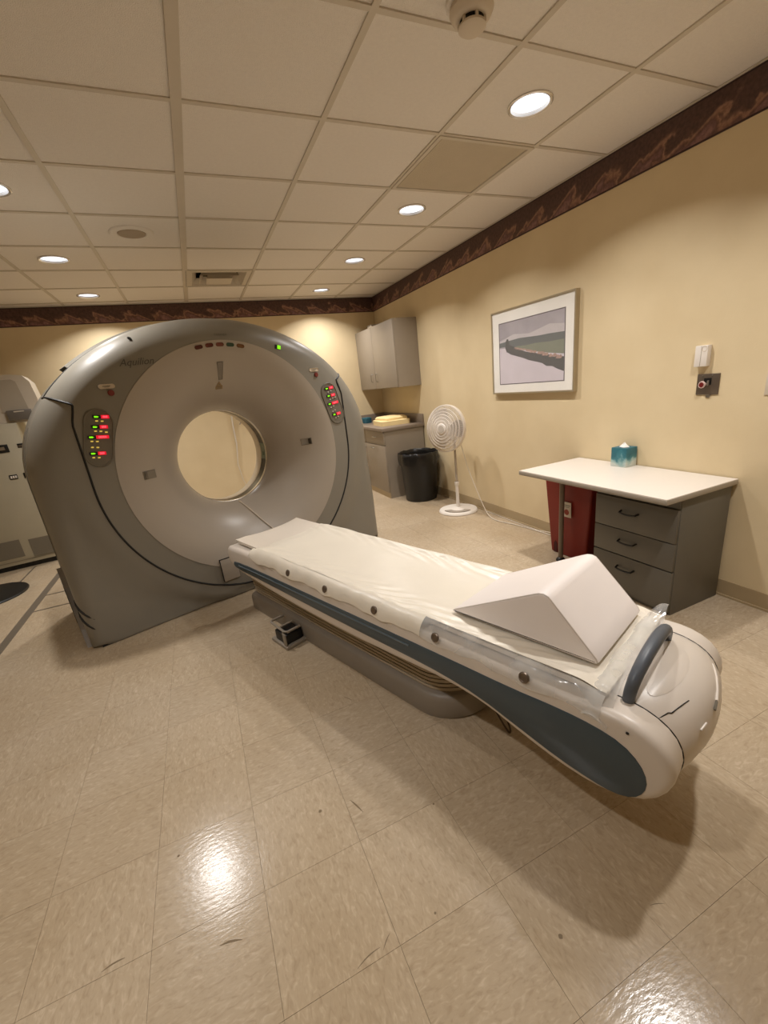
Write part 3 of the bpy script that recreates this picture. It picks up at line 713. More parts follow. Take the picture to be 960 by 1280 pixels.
    MB().box(-.322, -.21, -.925, -.80, .022, .085, .008).build('pedal_switch', M_BLACK, pd)
    MB().tube([(-.215, -.735, .105), (-.30, -.735, .108), (-.31, -.75, .108), (-.31, -.90, .098), (-.30, -.915, .098), (-.215, -.915, .098)], .008, 8).build('pedal_guard', mat('pedal_grey', (150, 140, 126)), pd)
    MB().tube([(-.30, -.84, .104), (-.215, -.84, .104)], .006, 8).build('guard_bar', mat('pedal_grey', (150, 140, 126)), pd)
    MB().box(-.331, -.322, -.935, -.905, .02, .1, .003).build('pedal_bracket', mat('pedal_grey', (150, 140, 126)), pd)
    MB().lathe([(.008, 0), (.008, .004), (0, .004)], (-.31, -.88, .085), seg=12).build('pedal_screw', M_STEEL, pd)
    # cable under the foot end
    MB().tube([(.05 - .12 * math.sin(math.pi * k / 24), -2.02 - .20 * math.sin(math.pi * k / 24 * .9), .008 + .02 * math.cos(math.pi * k / 24) ** 2) for k in range(25)], .004, 6).build('couch_cable', mat('brown_cable', (86, 70, 54), .6), root)
    return root
couch = build_couch()

# ------------------------------------------------------------------ pad on the couch, with flaps, snaps and clear foot film
def build_pad():
    root = thing('couch_pad', 'thin white vinyl pad with snap flaps lying along the couch', 'table pad', (-.035, 1.56, 0), R(20))
    def wr(s, t):
        e = abs(t) / .25
        return .0022 * math.sin(9 * s + 26 * t + 2.2 * math.sin(7 * s)) * sstep(.15, .95, e) + .0026 * math.sin(38 * s + 9 * t * t * 40 + 1.7 * math.sin(11 * s)) * 1.6 * sstep(.45, .9, e) * (1 - sstep(.97, 1, e)) + .0015 * math.sin(21 * t + 5 * s)
    def ztop(s, t):
        e = abs(t) / .25
        z = .538 + .012 * e ** 2 + wr(s, t)
        if e > .93: z += .005 - .09 * (e - .93) ** 1.1
        return z
    NS, NT = 200, 40; s0, s1 = .60, 2.63
    rows = []
    for i in range(NS + 1):
        s = s0 + (s1 - s0) * i / NS; r = []
        for j in range(NT + 1):
            t = -.25 + .5 * j / NT
            skew = -.05 * (t / .25) * (1 - i / NS) * .3
            dz = -.012 * (1 - sstep(0, .05, i / NS)) - .012 * (1 - sstep(0, .04, 1 - i / NS)); r.append((t, -(s + skew), ztop(s, t) + dz))
        rows.append(r)
    b = MB(); b.loft(rows, closed=False)
    # close the underside
    low = [[(p[0], p[1], p[2] - .012) for p in r] for r in (rows[0], rows[-1])]
    b.loft([rows[0], low[0]], closed=False); b.loft([rows[-1], low[1]], closed=False)
    b.build('pad_top', M_PAD, root, sharp=80)
    SN = (1.05, 1.38, 1.73, 2.06, 2.41)
    def flap(sg, a0, a1, nm, m):
        rr = []; n = int((a1 - a0) / .012)
        for i in range(n + 1):
            s = a0 + (a1 - a0) * i / n; r = []
            ln = .066 + .005 * math.sin(18.5 * s + 1) + .003 * math.sin(47 * s)
            ln *= .55 + .45 * sstep(s0 - .01, s0 + .10, s)
            top = ztop(s, .2499) - .001 + (-.012 * (1 - sstep(0, .05, (s - s0) / (s1 - s0))) - .012 * (1 - sstep(0, .04, (s1 - s) / (s1 - s0))))
            for k in range(8):
                q = k / 7; out = .25 + .046 * (1 - (1 - q) ** 1.8) + .0025 * q * math.sin(18.5 * s + 1) + .0015 * q * math.sin(61 * s); r.append((sg * out, -s, top + .001 - ln * (.15 * q + .85 * q ** 1.4)))
            rr.append(r)
        return MB().loft(rr, closed=False).build(nm, m, root, sharp=80)
    for sg in (-1, 1):
        flap(sg, .60, 1.985, 'side_flap', M_PAD)
        flap(sg, 1.985, 2.63, 'clear_flap', M_FILM)
        for k, s in enumerate(SN):
            top = ztop(s, .25); ax = Vector((sg * .95, 0, .35)); c = Vector((sg * .2945, -s, top - .040))
            o = MB().lathe([(.016, -.006), (.0175, .0), (.013, .0025), (.010, .001), (0, .001)], c, 18, ax).build('snap', M_DKSTEEL, root)
    # clear film bunched at the foot end, running across the couch and over the near corner
    rr = []
    for i in range(49):
        t = -.297 + .545 * i / 48; r = []
        lift = .050 * sstep(.12, .235, t) + .003 * math.sin(40 * t)
        drop = sstep(-.235, -.297, t)
        for k in range(9):
            q = k / 8
            z = .536 + .016 * math.sin(math.pi * q) + lift * q - .075 * drop * (.75 + .25 * q); s = 2.585 + .065 * q + .004 * math.sin(31 * t + 3 * q)
            r.append((t, -s, z))
        rr.append(r)
    MB().loft(rr, closed=False).build('clear_foot_film', M_FILM, root, sharp=80)
    return root
build_pad()

# knee wedge
def build_wedge():
    root = thing('wedge_cushion', 'white vinyl knee wedge cushion resting on the foot end of the couch', 'cushion', (-.035, 1.56, 0), R(20))
    P = [(2.045, .553), (2.38, .728), (2.43, .724), (2.578, .556), (2.574, .549), (2.05, .547)]
    # refine the outline with a rounded apex
    Q = [(2.040, .556), (2.052, .564)] + [(2.052 + (2.372 - 2.052) * k / 6, .564 + (.724 - .564) * k / 6) for k in range(1, 7)] + [(2.388, .731), (2.404, .733), (2.420, .728)] + [(2.430 + (2.570 - 2.430) * k / 5, .718 + (.568 - .718) * k / 5) for k in range(0, 6)] + [(2.574, .557), (2.568, .551), (2.05, .551)]
    rounded_slab(Q, -.165, .205, .010, 3).build('cushion_body', M_WEDGE, root, sharp=50)
    for t in (-.160, .200):
        QQ = offset_poly(Q if area(Q) > 0 else Q[::-1], .003)
        MB().tube([(t, -s, z) for s, z in QQ + QQ[:1]], .0028, 5).build('piping', mat('piping_vinyl', (206, 196, 186), .5), root)
    return root
build_wedge()

# ------------------------------------------------------------------ desk
def build_desk():
    x0, x1, y0, y1 = 1.80, W - .008, -.345, .738; zt = .705
    root = thing('desk', 'small grey metal desk with white laminate top against the right wall', 'desk', ((x0 + x1) / 2, (y0 + y1) / 2, 0)); ox, oy = (x0 + x1) / 2, (y0 + y1) / 2
    def B(nm, m, X0, X1, Y0, Y1, Z0, Z1, bev=0, par=root): return MB().box(X0 - ox, X1 - ox, Y0 - oy, Y1 - oy, Z0, Z1, bev).build(nm, m, par, smooth=bool(bev))
    B('desktop', M_DESKTOP, x0 + .002, x1, y0 + .002, y1 - .002, zt - .004, zt)
    B('desktop_edge', M_DESKEDGE, x0, x1, y0, y1, zt - .03, zt - .0041, .002)
    px0, px1, py0, py1 = 1.935, x1 - .02, -.330, .185
    B('pedestal', M_DESK, px0 + .012, px1, py0, py1, .0, zt - .03, .002)
    B('lock_rail', M_DESK, px0 + .004, px0 + .014, py0 + .003, py1 - .003, .622, zt - .031, .001)
    MB().lathe([(.010, 0), (.010, .006), (.007, .008), (0, .008)], (px0 + .004 - ox, -.235 - oy, .640), 16, (-1, 0, 0)).build('lock', M_STEEL, root)
    for z0, z1 in ((.430, .618), (.268, .426), (.020, .262)):
        d = B('drawer', M_DESK, px0 - .006, px0 + .014, py0 + .004, py1 - .004, z0, z1, .003)
        zc = z0 + (z1 - z0) * (.62 if z1 > .3 else .72); yc = (py0 + py1) / 2 + .02
        pts = [(px0 - .004, yc - .055, zc)] + [(px0 - .030, yc - .050 + .10 * k / 8, zc - .006 - .006 * math.sin(math.pi * k / 8)) for k in range(9)] + [(px0 - .004, yc + .055, zc)]
        MB().tube([(a - ox, b - oy, c) for a, b, c in pts], .0055, 8).build('handle', M_BLACK, d)
    lx, ly = 2.04, .567
    MB().lathe([(.018, .028), (.018, zt - .03)], (lx - ox, ly - oy, 0), 18, None, True, True).build('leg', mat('leg_metal', (120, 104, 88), .4), root)
    MB().lathe([(.032, 0), (.034, .008), (.026, .022), (.014, .03), (0, .03)], (lx - ox, ly - oy, 0), 20, None, True).build('foot', M_BLACK, root)
build_desk()

# red bin under the desk
t = thing('red_waste_bin', 'tall dark red plastic waste bin under the desk', 'waste bin', (2.25, .59, 0))
def rr_ring(x0, x1, y0, y1, z, r=.02, n=5):
    P = []
    for cx, cy, a0 in ((x1 - r, y1 - r, 0), (x0 + r, y1 - r, 90), (x0 + r, y0 + r, 180), (x1 - r, y0 + r, 270)):
        for k in range(n): a = R(a0 + 90 * k / (n - 1)); P.append((cx + r * math.cos(a), cy + r * math.sin(a), z))
    return P
MB().loft([rr_ring(-.115, .10, -.16, .165, 0), rr_ring(-.12, .105, -.165, .17, .006), rr_ring(-.135, .118, -.215, .232, .60), rr_ring(-.142, .122, -.222, .238, .605), rr_ring(-.142, .122, -.222, .238, .635), rr_ring(-.13, .11, -.21, .225, .635), rr_ring(-.12, .10, -.15, .17, .02)], True, True, True).build('bin_body', M_RED, t)
b = MB().box(-.1325, -.131, -.045, .032, .330, .445).build('bin_label', M_CREAM, t, smooth=False); b.rotation_euler = (0, R(-1.6), 0); b.location = (.0125 - .012, 0, -.004)
o = MB().lathe([(.022, 0), (.022, .001), (0, .001)], (-.1326, -.004, .368), 20, (-1, 0, 0)).build('label_mark', mat('label_red', (150, 60, 40), .6), b)
MB().box(-.1331, -.1325, -.036, .022, .418, .424).box(-.1331, -.1325, -.030, .018, .406, .410).build('label_print', M_PANEL, b, smooth=False)
MB().prism([(.10, .004), (.135, .004), (.135, .075), (.118, .1), (.10, .075)], 'x', -.124, -.1175).build('bin_notch', mat('notch_dark', (70, 14, 8), .6), t, smooth=False)

# tissue box on the desk
def teal_cloud():
    m, N, L, b = nodes_of('tissue_carton')
    tc = N.new('ShaderNodeTexCoord'); nz = N.new('ShaderNodeTexNoise'); nz.inputs['Scale'].default_value = 14; nz.inputs['Detail'].default_value = 6; L.new(tc.outputs['Object'], nz.inputs[0])
    sp = N.new('ShaderNodeSeparateXYZ'); L.new(tc.outputs['Object'], sp.inputs[0])
    a = N.new('ShaderNodeMath'); a.operation = 'MULTIPLY'; L.new(sp.outputs['Z'], a.inputs[0]); a.inputs[1].default_value = 5.0
    c = N.new('ShaderNodeMath'); c.operation = 'SUBTRACT'; L.new(nz.outputs[0], c.inputs[0]); L.new(a.outputs[0], c.inputs[1])
    r = ramp(N, [(0.0, (44, 104, 116)), (0.16, (62, 124, 134)), (.28, (150, 186, 186)), (.45, (206, 214, 208))]); L.new(c.outputs[0], r.inputs[0]); L.new(r.outputs[0], b.inputs['Base Color']); b.inputs['Roughness'].default_value = .5
    return m
t = thing('tissue_box', 'teal and white cube tissue box on the desk top', 'tissue box', (2.322, .315, .705), R(2))
MB().box(-.053, .053, -.055, .055, 0, .125, .002).build('carton', teal_cloud(), t)
MB().lathe([(.036, .1252), (.036, .1262), (0, .1262)], seg=24).build('opening', M_TEAL, t)
rr = []
for k in range(25):
    a = 2 * math.pi * k / 24; rr.append([(.026 * f * math.cos(a) + .004 * math.sin(3 * a) * f, .034 * f * math.sin(a), .1255 + .022 * (1 - f) * (1 + .35 * math.sin(3 * a + 1)) + .004 * (1 - f)) for f in (1, .8, .55, .3, .05)])
MB().loft(rr, closed=False).build('tissue_sheet', M_TISSUE, t)

# ------------------------------------------------------------------ pedestal fan
def build_fan():
    root = thing('pedestal_fan', 'white pedestal fan standing against the right wall', 'fan', (2.168, 2.165, 0))
    MB().lathe([(.205, 0), (.208, .008), (.200, .022), (.14, .032), (.05, .040), (.028, .048), (.0, .048)], seg=48, cap0=True).build('base', M_WHITE, root)
    # grey crescent inset on the camera side
    P = []
    for k in range(17): a = R(-180 + 112 * k / 16 - 4); P.append((.165 * math.cos(a), .165 * math.sin(a)))
    for k in range(17): a = R(-72 - 112 * k / 16 ); P.append((.085 * math.cos(a) - .02, .085 * math.sin(a) - .035))
    MB().loft([[(x, y, .0345 + .018 * (1 - math.hypot(x, y) / .2)) for x, y in P], [(x, y, .026) for x, y in P]], True, True, True).build('base_inset', mat('fan_grey', (160, 150, 138), .5), root, smooth=False)
    MB().lathe([(.018, .04), (.018, .30)], seg=20, cap1=True).build('outer_pole', M_WHITE, root)
    MB().lathe([(.0125, .29), (.0125, .80)], seg=16, cap1=True).build('inner_pole', mat('fan_pole_grey', (176, 164, 148), .35), root)
    MB().lathe([(.022, .285), (.024, .29), (.024, .32), (.02, .325)], seg=20).build('height_collar', M_WHITE, root)
    F = Vector((-.925, -.36, .10)).normalized(); hc = Vector((-.085, .012, .893)); U = Vector((0, 0, 1)); rt = U.cross(F).normalized(); U = F.cross(rt)
    def P3(r, a, d): return tuple(hc + F * d + (rt * math.cos(a) + U * math.sin(a)) * r)
    MB().lathe([(0, -.15), (.055, -.148), (.07, -.11), (.07, -.04), (.05, -.02), (0, -.02)], hc, 28, F).build('motor_housing', M_WHITE, root)
    MB().box(-.05, .02, -.025, .025, .76, .90, .006).build('tilt_bracket', M_WHITE, root)
    RR = .232
    def ringt(r, d, w): return [P3(r, 2 * math.pi * k / 64, d) for k in range(65)]
    MB().lathe([(RR - .006, -.022), (RR + .004, -.02), (RR + .006, 0), (RR + .004, .02), (RR - .006, .022), (RR - .006, -.022)], hc, 64, F).build('guard_rim', M_WIRE, root)
    def gd(r): return .022 + .050 * (1 - (r / RR) ** 2.2)
    fg = MB()
    for k in range(110):
        a = 2 * math.pi * k / 110; fg.tube([P3(r, a + .25 * (1 - r / RR), gd(r)) for r in (.050, .10, .15, .19, RR)], .0023, 4, False)
    g1 = fg.build('front_grille', M_WIRE, root)
    for r in (.075, .105, .135, .165, .195):
        MB().tube(ringt(r, gd(r), 0), .0042, 6, False).build('grille_ring', M_WIRE, g1)
    bg = MB()
    for k in range(60):
        a = 2 * math.pi * k / 60; bg.tube([P3(r, a, -.022 - .05 * (1 - (r / RR) ** 2)) for r in (.065, .12, .18, RR)], .0016, 4, False)
    bg.build('rear_grille', M_WIRE, root)
    hb = MB().lathe([(.052, .062), (.052, .076), (.047, .080), (.0, .082)], hc, 32, F).build('hub_cap', M_WHITE, root)
    MB().lathe([(.036, .0815), (.034, .084), (0, .084)], hc, 28, F).build('hub_badge', mat('badge_grey', (196, 186, 174), .35), hb)
    for k in range(3):
        rings = []
        for i in range(9):
            r = .04 + .17 * i / 8; wdt = .5 + .25 * math.sin(math.pi * i / 8)
            rings.append([P3(r, 2 * math.pi * k / 3 + wdt * (j / 4 - .5) * 1.6, -.012 + .03 * (j / 4 - .5)) for j in range(5)])
        MB().loft(rings, closed=False).build('blade', mat('fan_blade', (196, 186, 174), .5), root)
    # cord: from the head down, then along the floor to the desk
    o = Vector((2.168, 2.165, 0))
    pts = [(2.19, 2.13, .84), (2.22, 2.10, .66), (2.26, 2.06, .44), (2.29, 1.98, .24), (2.30, 1.88, .08), (2.275, 1.75, .012), (2.256, 1.60, .007), (2.295, 1.43, .007), (2.325, 1.25, .007), (2.345, 1.04, .007), (2.35, .92, .007), (2.352, .82, .008)]
    sm = []
    for i in range(len(pts) - 1):
        p0, p1, p2, p3 = [Vector(pts[max(0, min(len(pts) - 1, i + d))]) for d in (-1, 0, 1, 2)]
        for k in range(6):
            q = k / 6; sm.append(.5 * ((2 * p1) + (p2 - p0) * q + (2 * p0 - 5 * p1 + 4 * p2 - p3) * q * q + (3 * p1 - p0 - 3 * p2 + p3) * q ** 3) - o)
    MB().tube(sm + [Vector(pts[-1]) - o], .004, 6).build('power_cord', M_CORD, root)
build_fan()
tag(MB().tube([(2.362, 1.95, .007), (2.36, 1.7, .006), (2.352, 1.4, .006), (2.35, 1.15, .006), (2.352, .98, .03), (2.366, .90, .12), (2.376, .86, .20)], .0035, 6).build('loose_cord', M_CORD), 'thin white cord lying along the baseboard of the right wall', 'cord')

# ------------------------------------------------------------------ trash can with black liner
t = thing('trash_can', 'round black trash can with black liner bag beside the base cabinet', 'trash can', (2.125, 2.93, 0))
MB().lathe([(0, .004), (.182, .0), (.190, .01), (.228, .53), (.230, .55), (.220, .55), (.18, .02), (0, .02)], seg=40).build('can_body', M_BLACK, t)
def baglathe():
    rings = []
    for q in range(12):
        rr = []
        for k in range(72):
            a = 2 * math.pi * k / 72; w1 = math.sin(9 * a + 2) + .6 * math.sin(17 * a) + .5 * math.sin(29 * a + q)
            tab = [(.190, .33), (.216, .545), (.214, .560), (.208, .565), (.2085, .555), (.2115, .52), (.214, .48), (.214, .45)]
            if q < 8: r, z = [(.19, .30), (.216, .52), (.225, .572), (.232, .584), (.238, .578), (.243, .545), (.245, .50), (.240, .45)][q]
            else: continue
            amp = .0035 * min(1, q / 4); rr.append(((r + amp * w1) * math.cos(a), (r + amp * w1) * math.sin(a), z + (.010 * w1 if q == 7 else .003 * w1 if q in (3, 4) else 0)))
        if rr: rings.append(rr)
    return MB().loft(rings)
baglathe().build('liner_bag', M_BAG, t, sharp=70)

# ------------------------------------------------------------------ corner cabinets
def cab_handle(par, x, y, z, L_, horiz, ox, oy):
    pts = [(0, -L_ / 2, 0), (-.022, -L_ / 2 + .004, 0), (-.026, 0, 0), (-.022, L_ / 2 - .004, 0), (0, L_ / 2, 0)] if horiz else [(0, 0, -L_ / 2), (-.024, 0, -L_ / 2 + .004), (-.026, 0, 0), (-.024, 0, L_ / 2 - .004), (0, 0, L_ / 2)]
    MB().tube([(x - ox + a, y - oy + b, z + c) for a, b, c in pts], .0045, 8).build('handle', M_STEEL, par)
ox, oy = 2.23, 3.81
up = thing('wall_cabinet', 'grey laminate double-door wall cabinet mounted in the corner above the counter', 'cabinet', (ox, oy, 1.335))
MB().box(2.085 - ox, W - .002 - ox, 3.19 - oy, YB - .005 - oy, 0, .755).build('cabinet_body', M_CAB, up, smooth=False)
for a, b, hy in ((3.192, 3.850, 3.790), (3.854, YB - .008, 3.945)):
    d = MB().box(2.066 - ox, 2.0845 - ox, a - oy, b - oy, .003, .752, .0015).build('door', M_CAB, up); cab_handle(d, 2.066, hy, .14, .10, False, ox, oy)
# small items on top
tg_ = thing('small_box', 'small cream box on top of the wall cabinet', 'box', (2.23, 4.15, 2.09)); MB().box(-.05, .05, -.07, .07, 0, .05, .004).build('box_body', M_CREAM, tg_); MB().box(-.052, .052, -.072, .072, .05, .062, .002).build('lid', M_CAB, tg_)
ox, oy = 2.09, 3.815
bc = thing('base_cabinet', 'grey laminate base cabinet with drawers below the corner counter', 'cabinet', (ox, oy, 0))
MB().box(1.835 - ox, W - .018 - ox, 3.205 - oy, YB - .018 - oy, .0, .838).build('cabinet_body', M_CAB, bc, smooth=False)
MB().box(1.825 - ox, 1.836 - ox, 3.205 - oy, YB - .018 - oy, .0, .07).build('toe_kick', M_BASE, bc, smooth=False)
for a, b, hy in ((3.207, 3.82, 3.60), (3.826, YB - .02, 4.2)):
    d = MB().box(1.815 - ox, 1.8345 - ox, a - oy, b - oy, .672, .832, .0015).build('drawer', M_CAB, bc); cab_handle(d, 1.815, (a + b) / 2 - .02, .765, .09, True, ox, oy)
    d = MB().box(1.815 - ox, 1.8345 - ox, a - oy, b - oy, .075, .666, .0015).build('door', M_CAB, bc); cab_handle(d, 1.815, hy if a < 3.5 else a + .06, .62, .09, True, ox, oy)
ct = thing('countertop', 'grey speckled laminate countertop with backsplash in the corner', 'countertop', (ox, oy, .838))
MB().box(1.795 - ox, W - .002 - ox, 3.19 - oy, YB - .005 - oy, 0, .042, .003).build('worktop', M_CTOP, ct)
MB().box(W - .022 - ox, W - .002 - ox, 3.195 - oy, YB - .025 - oy, .042, .150, .002).build('backsplash', M_CTOP, ct)
MB().box(1.80 - ox, W - .022 - ox, YB - .025 - oy, YB - .005 - oy, .042, .150, .002).build('backsplash', M_CTOP, ct)
ft = thing('foam_pad', 'lower cream foam positioning pad on the corner counter', 'foam pad', (2.12, 3.62, .8805), R(-8))
MB().loft([rr_ring(-.19, .20, -.21, .24, 0, .03), rr_ring(-.19, .20, -.21, .24, .055, .03), rr_ring(-.18, .19, -.20, .23, .06, .03)], True, True, True).build('pad_body', M_FOAM, ft)
ft = thing('foam_pad', 'upper cream foam wedge stacked on the larger foam pad', 'foam pad', (2.14, 3.64, .9415), R(6))
MB().loft([rr_ring(-.15, .16, -.16, .20, 0, .03), rr_ring(-.15, .16, -.16, .20, .022, .03), rr_ring(-.13, .14, -.10, .18, .04, .03)], True, True, True).build('pad_body', M_FOAM, ft)
tb = thing('teal_carton', 'small teal carton on the corner counter', 'carton', (2.03, 4.28, .8805), R(15))
MB().box(-.045, .045, -.06, .06, 0, .075, .002).build('carton_body', M_TEAL, tb); MB().box(-.046, .046, -.061, .061, .05, .0765, .002).build('lid', mat('teal_lid', (52, 112, 130), .5), tb)

# ------------------------------------------------------------------ framed picture
def build_picture():
    y0, y1, z0, z1 = .783, 1.735, 1.192, 1.872
    root = thing('framed_picture', 'framed landscape print of a river bank hanging on the right wall', 'picture', (W, (y0 + y1) / 2, z0)); cy = (y0 + y1) / 2; hw, h = (y1 - y0) / 2, z1 - z0; D = -.038
    fw = .012
    fr = MB(); fr.box(D, 0, -hw, hw, 0, fw).box(D, 0, -hw, hw, h - fw, h).box(D, 0, -hw, -hw + fw, fw, h - fw).box(D, 0, hw - fw, hw, fw, h - fw); fr.build('frame', M_FRAME, root, smooth=False)
    MB().box(-.030, -.002, -hw + fw, hw - fw, fw, h - fw).build('mat_board', M_MATBOARD, root, smooth=False)
    # print: v runs left to right in the picture (world -y)
    m0, m1, n0, n1 = -hw + .105, hw - .105, .085, h - .105
    pr = MB(); Wd, Hd = m1 - m0, n1 - n0
    def poly(pts, x): pr.add([(x, m1 - Wd * a, n0 + Hd * b_) for a, b_ in pts], [tuple(range(len(pts)))])
    cols = [mat('print_line', (70, 56, 60), .6), mat('print_sky', (160, 152, 158), .6, var=.3, scale=8), mat('print_water', (208, 198, 206), .6, var=.12, scale=7), mat('print_hill', (82, 86, 84), .6, var=.25, scale=30), mat('print_field', (116, 120, 98), .6, var=.16, scale=24), mat('print_bank', (52, 48, 44), .6, var=.35, scale=40), mat('print_bush', (168, 132, 118), .6, var=.6, scale=60), mat('print_light', (190, 182, 184), .6, var=.1, scale=14)]
    def lay(ci, x, pts): pr.cur = ci; poly(pts, x)
    lay(0, -.0302, [(-.012, -.015), (1.012, -.015), (1.012, 1.015), (-.012, 1.015)])
    lay(1, -.0304, [(0, .5), (1, .5), (1, 1), (0, 1)])
    lay(7, -.0305, [(0, .72), (.25, .80), (.5, .76), (.8, .84), (1, .80), (1, .66), (.6, .64), (.3, .66), (0, .64)])
    lay(2, -.0306, [(0, 0), (1, 0), (1, .56), (0, .60)])
    lay(3, -.0307, [(0, .69), (.10, .70), (.2, .71), (.35, .72), (.5, .71), (.65, .70), (.8, .70), (1, .69), (1, .52), (.3, .55), (.15, .62), (0, .62)])
    lay(4, -.0308, [(.28, .60), (.45, .59), (.6, .60), (.8, .585), (1, .59), (1, .38), (.8, .42), (.5, .50), (.3, .56)])
    lay(5, -.0309, [(.12, .64), (.2, .63), (.28, .58), (.45, .49), (.7, .42), (1, .34), (1, .13), (.92, .17), (.84, .22), (.76, .23), (.7, .28), (.62, .31), (.5, .35), (.4, .40), (.3, .44), (.2, .48), (.13, .53)])
    lay(5, -.03095, [(.10, .60), (.11, .70), (.13, .74), (.155, .74), (.17, .68), (.165, .56), (.13, .52)])
    for a, b_, w_, h_ in [(.28 + .68 * k / 15 + .01 * math.sin(5 * k), .578 - .235 * k / 15 + .012 * math.sin(3.1 * k), .045 + .03 * abs(math.sin(2.3 * k)), .012 + .016 * k / 15) for k in range(16)]:
        lay(6, -.0310, [(a - w_ / 2, b_ - h_), (a - w_ / 4, b_ + h_ * .6), (a, b_ + h_), (a + w_ / 4, b_ + h_ * .5), (a + w_ / 2, b_ - h_ * .3), (a + w_ * .1, b_ - h_ * 1.2)])
    pr.build('print', cols, root, smooth=False)
    # glazing sheet
    gl = mat('picture_glass', (255, 255, 255), .03, alpha=.06); MB().box(-.0335, -.033, -hw + fw, hw - fw, fw, h - fw).build('glazing', gl, root, smooth=False)
build_picture()

# ------------------------------------------------------------------ wall fittings
t = thing('wall_sensor', 'small white plastic sensor box on the right wall above the steel plate', 'wall sensor', (W, -.088, 1.298))
MB().box(-.034, 0, -.033, .033, 0, .108, .003).build('housing', M_WHITE, t)
MB().box(-.0352, -.034, -.0005, .0005, .004, .104).build('cover_joint', M_CAB, t, smooth=False)
MB().lathe([(.014, 0), (.014, .0015), (.012, .0015), (.012, 0)], (-.034, -.016, .090), 20, (-1, 0, 0)).build('ring_mark', M_CREAM, t)
t = thing('wall_plate', 'square steel wall plate with a red and white key knob', 'wall plate', (W, -.124, 1.147))
MB().box(-.006, 0, -.058, .058, 0, .11, .002).build('plate', M_DKSTEEL, t)
MB().box(-.0075, -.006, -.018, .020, .052, .088).build('recess', M_BLACK, t, smooth=False)
kn = MB().lathe([(.008, 0), (.008, .022), (.017, .024), (.019, .030), (.017, .034), (.013, .034)], (-.006, .012, .056), 24, (-1, 0, 0)).build('knob', mat('knob_white', (214, 186, 178), .4), t)
MB().lathe([(.0135, .033), (.012, .036), (0, .036)], (-.006, .012, .056), 24, (-1, 0, 0)).build('knob_centre', mat('knob_red', (110, 24, 24), .4), kn)
MB().box(-.02, -.008, -.012, -.002, .048, .076, .003).build('lever', M_STEEL, t)
for y in (-.02, .03): MB().lathe([(.004, 0), (.003, .002), (0, .002)], (-.006, y, .102), 10, (-1, 0, 0)).build('screw', M_STEEL, t)
MB().lathe([(.012, 0), (.012, .004), (0, .004)], (-.001, -.008, -.004), 14, (-1, 0, 0)).build('drain_lip', M_STEEL, t)
t = thing('light_switch', 'cream switch plate at the right edge of the picture', 'switch', (W, -.432, 1.140))
MB().box(-.006, 0, -.037, .037, 0, .112, .002).build('plate', M_CREAM, t); MB().box(-.010, -.006, -.007, .007, .044, .068, .002).build('toggle', M_WHITE, t)
# cord and hook on the back wall, seen through the bore
t = thing('hanging_cord', 'white cord hanging on the back wall, seen through the scanner bore', 'cord', (.22, YB, .15))
MB().tube([(.02, -.01, 1.35), (.008, -.012, 1.13), (-.004, -.012, .9), (-.006, -.012, .69), (-.045, -.012, .43), (-.02, -.012, .2), (.02, -.012, .03)], [.010, .010, .010, .009, .006, .005, .004], 8).build('cord_run', M_CORD, t)
t = thing('wall_hook', 'small grey hook on the back wall, seen through the scanner bore', 'hook', (.33, YB, 1.13))
MB().box(-.012, .012, -.008, 0, -.03, .03, .002).build('hook_plate', M_CAB, t); MB().tube([(0, -.008, .01), (-.03, -.03, .022), (-.055, -.035, .03)], .006, 6).build('hook_arm', M_CAB, t); MB().tube([(0, -.008, -.005), (-.02, -.03, -.03), (-.03, -.035, -.045)], .006, 6).build('hook_arm', M_CAB, t)

# ------------------------------------------------------------------ power cabinet at the left, with a device on top
an = math.atan2(.13, .99)
pc = thing('power_cabinet', 'beige metal power cabinet with black switches and grilles at the left edge', 'cabinet', (-1.831, 3.625, 0), an)
X0, X1 = -1.0, .06
MB().box(X0 + .03, X1 - .03, .03, .66, 0, .05).build('plinth', M_BLACK, pc, smooth=False)
MB().box(X0, X1, .004, .68, .05, 1.41, .006).build('cabinet_body', M_PDU, pc)
MB().box(X0 + .01, -.485, 0, .005, .105, 1.395, .001).build('door', M_PDU, pc); dr = MB().box(-.48, X1 - .005, 0, .005, .105, 1.395, .001).build('door', M_PDU, pc)
for a, b_, z0, z1 in ((-.46, -.252, .125, .305), (-.185, -.005, .100, .285)):
    gr = MB().box(a, b_, -.003, .001, z0, z1).build('vent_grille', M_PDUGRILL, pc, smooth=False)
    for k in range(9):
        z = z0 + .012 + k * (z1 - z0 - .024) / 8; MB().box(a + .006, b_ - .006, -.0045, -.003, z - .004, z + .002).build('louvre', M_PDUGRILL, gr, smooth=False)
MB().box(-.145, -.062, -.006, .002, 1.150, 1.225, .003).build('meter', M_BLACK, pc)
MB().box(-.135, -.09, -.0075, -.006, 1.175, 1.205).build('meter_glass', M_STEEL, pc, smooth=False)
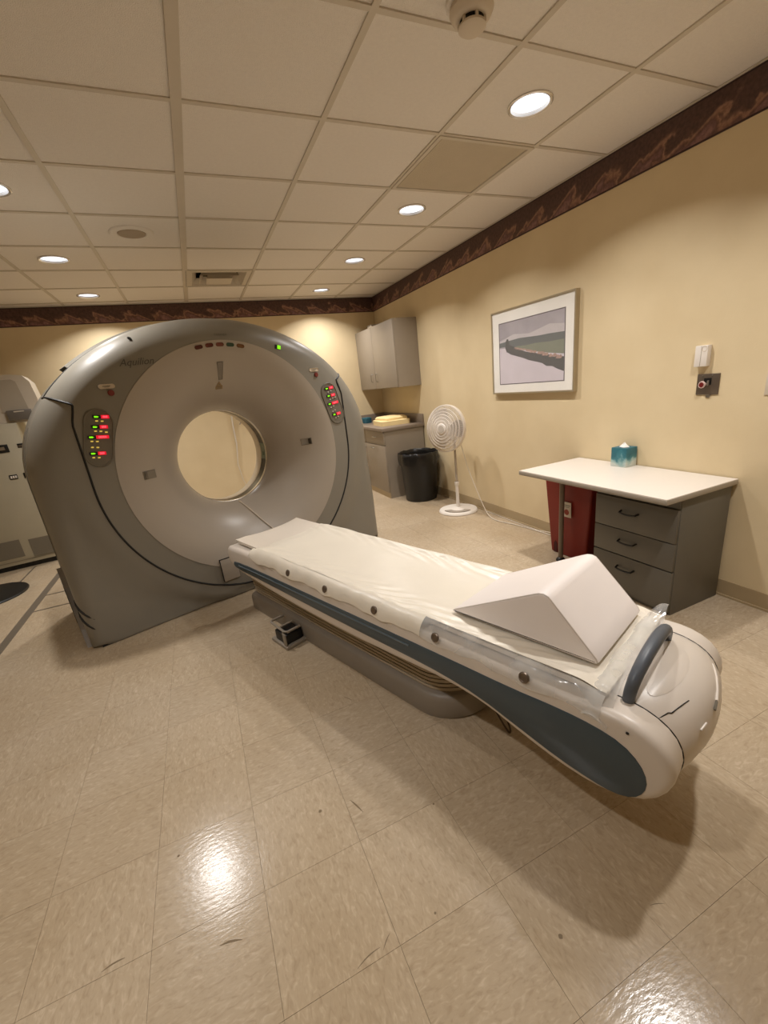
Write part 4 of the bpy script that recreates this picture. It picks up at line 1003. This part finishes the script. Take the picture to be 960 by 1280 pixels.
MB().box(.008, .058, -.006, .002, 1.178, 1.218, .003).build('latch', M_BLACK, pc); MB().box(.014, .052, -.009, -.006, 1.186, 1.202, .002).build('latch_pull', M_DKSTEEL, pc)
br = MB().box(-.138, -.076, -.006, .002, .892, .936, .002).build('breaker', M_BLACK, pc)
for k in range(3): MB().box(-.130 + k * .018, -.117 + k * .018, -.010, -.006, .902, .926, .001).build('breaker_switch', M_WHITE, br)
MB().box(-.028, .004, -.006, .002, .888, .940, .002).build('breaker', M_BLACK, pc)
MB().box(X0 + .01, X1 - .005, -.002, .002, .0855, .090).build('joint_line', M_PDUGRILL, pc, smooth=False)
dv = thing('white_device', 'pale plastic device with a grey slot standing on the power cabinet', 'device', (-1.831, 3.625, 1.41), an)
prof = [(-.75, 0), (.235, 0), (.28, .20), (.262, .36), (.22, .42), (.12, .435), (-.70, .435)]
MB().prism(prof, 'y', .06, .40).build('housing', M_DEVICE, dv, sharp=20)
MB().prism([(-.02, .10), (.19, .10), (.16, .37), (.13, .39), (.0, .39)], 'y', .052, .06).build('recess_panel', mat('device_grey', (170, 160, 144), .45), dv, smooth=False)
MB().box(.015, .205, .02, .056, .02, .115, .004).build('slot_tray', mat('device_dark', (104, 98, 90), .45), dv); MB().box(.07, .15, .016, .03, .095, .105).build('tray_lip', M_DEVICE, dv, smooth=False)

# black round stand base on the floor at the left
st = thing('stand_base', 'black round weighted stand base on the floor by the power cabinet', 'stand', (-2.185, 2.865, 0))
MB().lathe([(.288, 0), (.29, .008), (.284, .016), (.20, .026), (.04, .032), (0, .032)], seg=56, cap0=True).build('base_disc', M_BLACK, st)
MB().lathe([(.016, .03), (.016, 1.25)], seg=14, cap1=True).build('pole', M_BLACK, st)

# cable trench covers let into the floor behind and beside the gantry
def strip(x0, x1, y0, y1, nm='trench_strip'): return MB().box(x0, x1, y0, y1, -.001, .0022).build(nm, M_TRENCH, fl, smooth=False)
strip(-1.745, -1.690, .9, 3.55); strip(-2.04, -2.025, 2.3, 3.58); strip(-1.69, -1.30, 2.563, 2.580); strip(-1.69, -1.30, 2.235, 2.250)
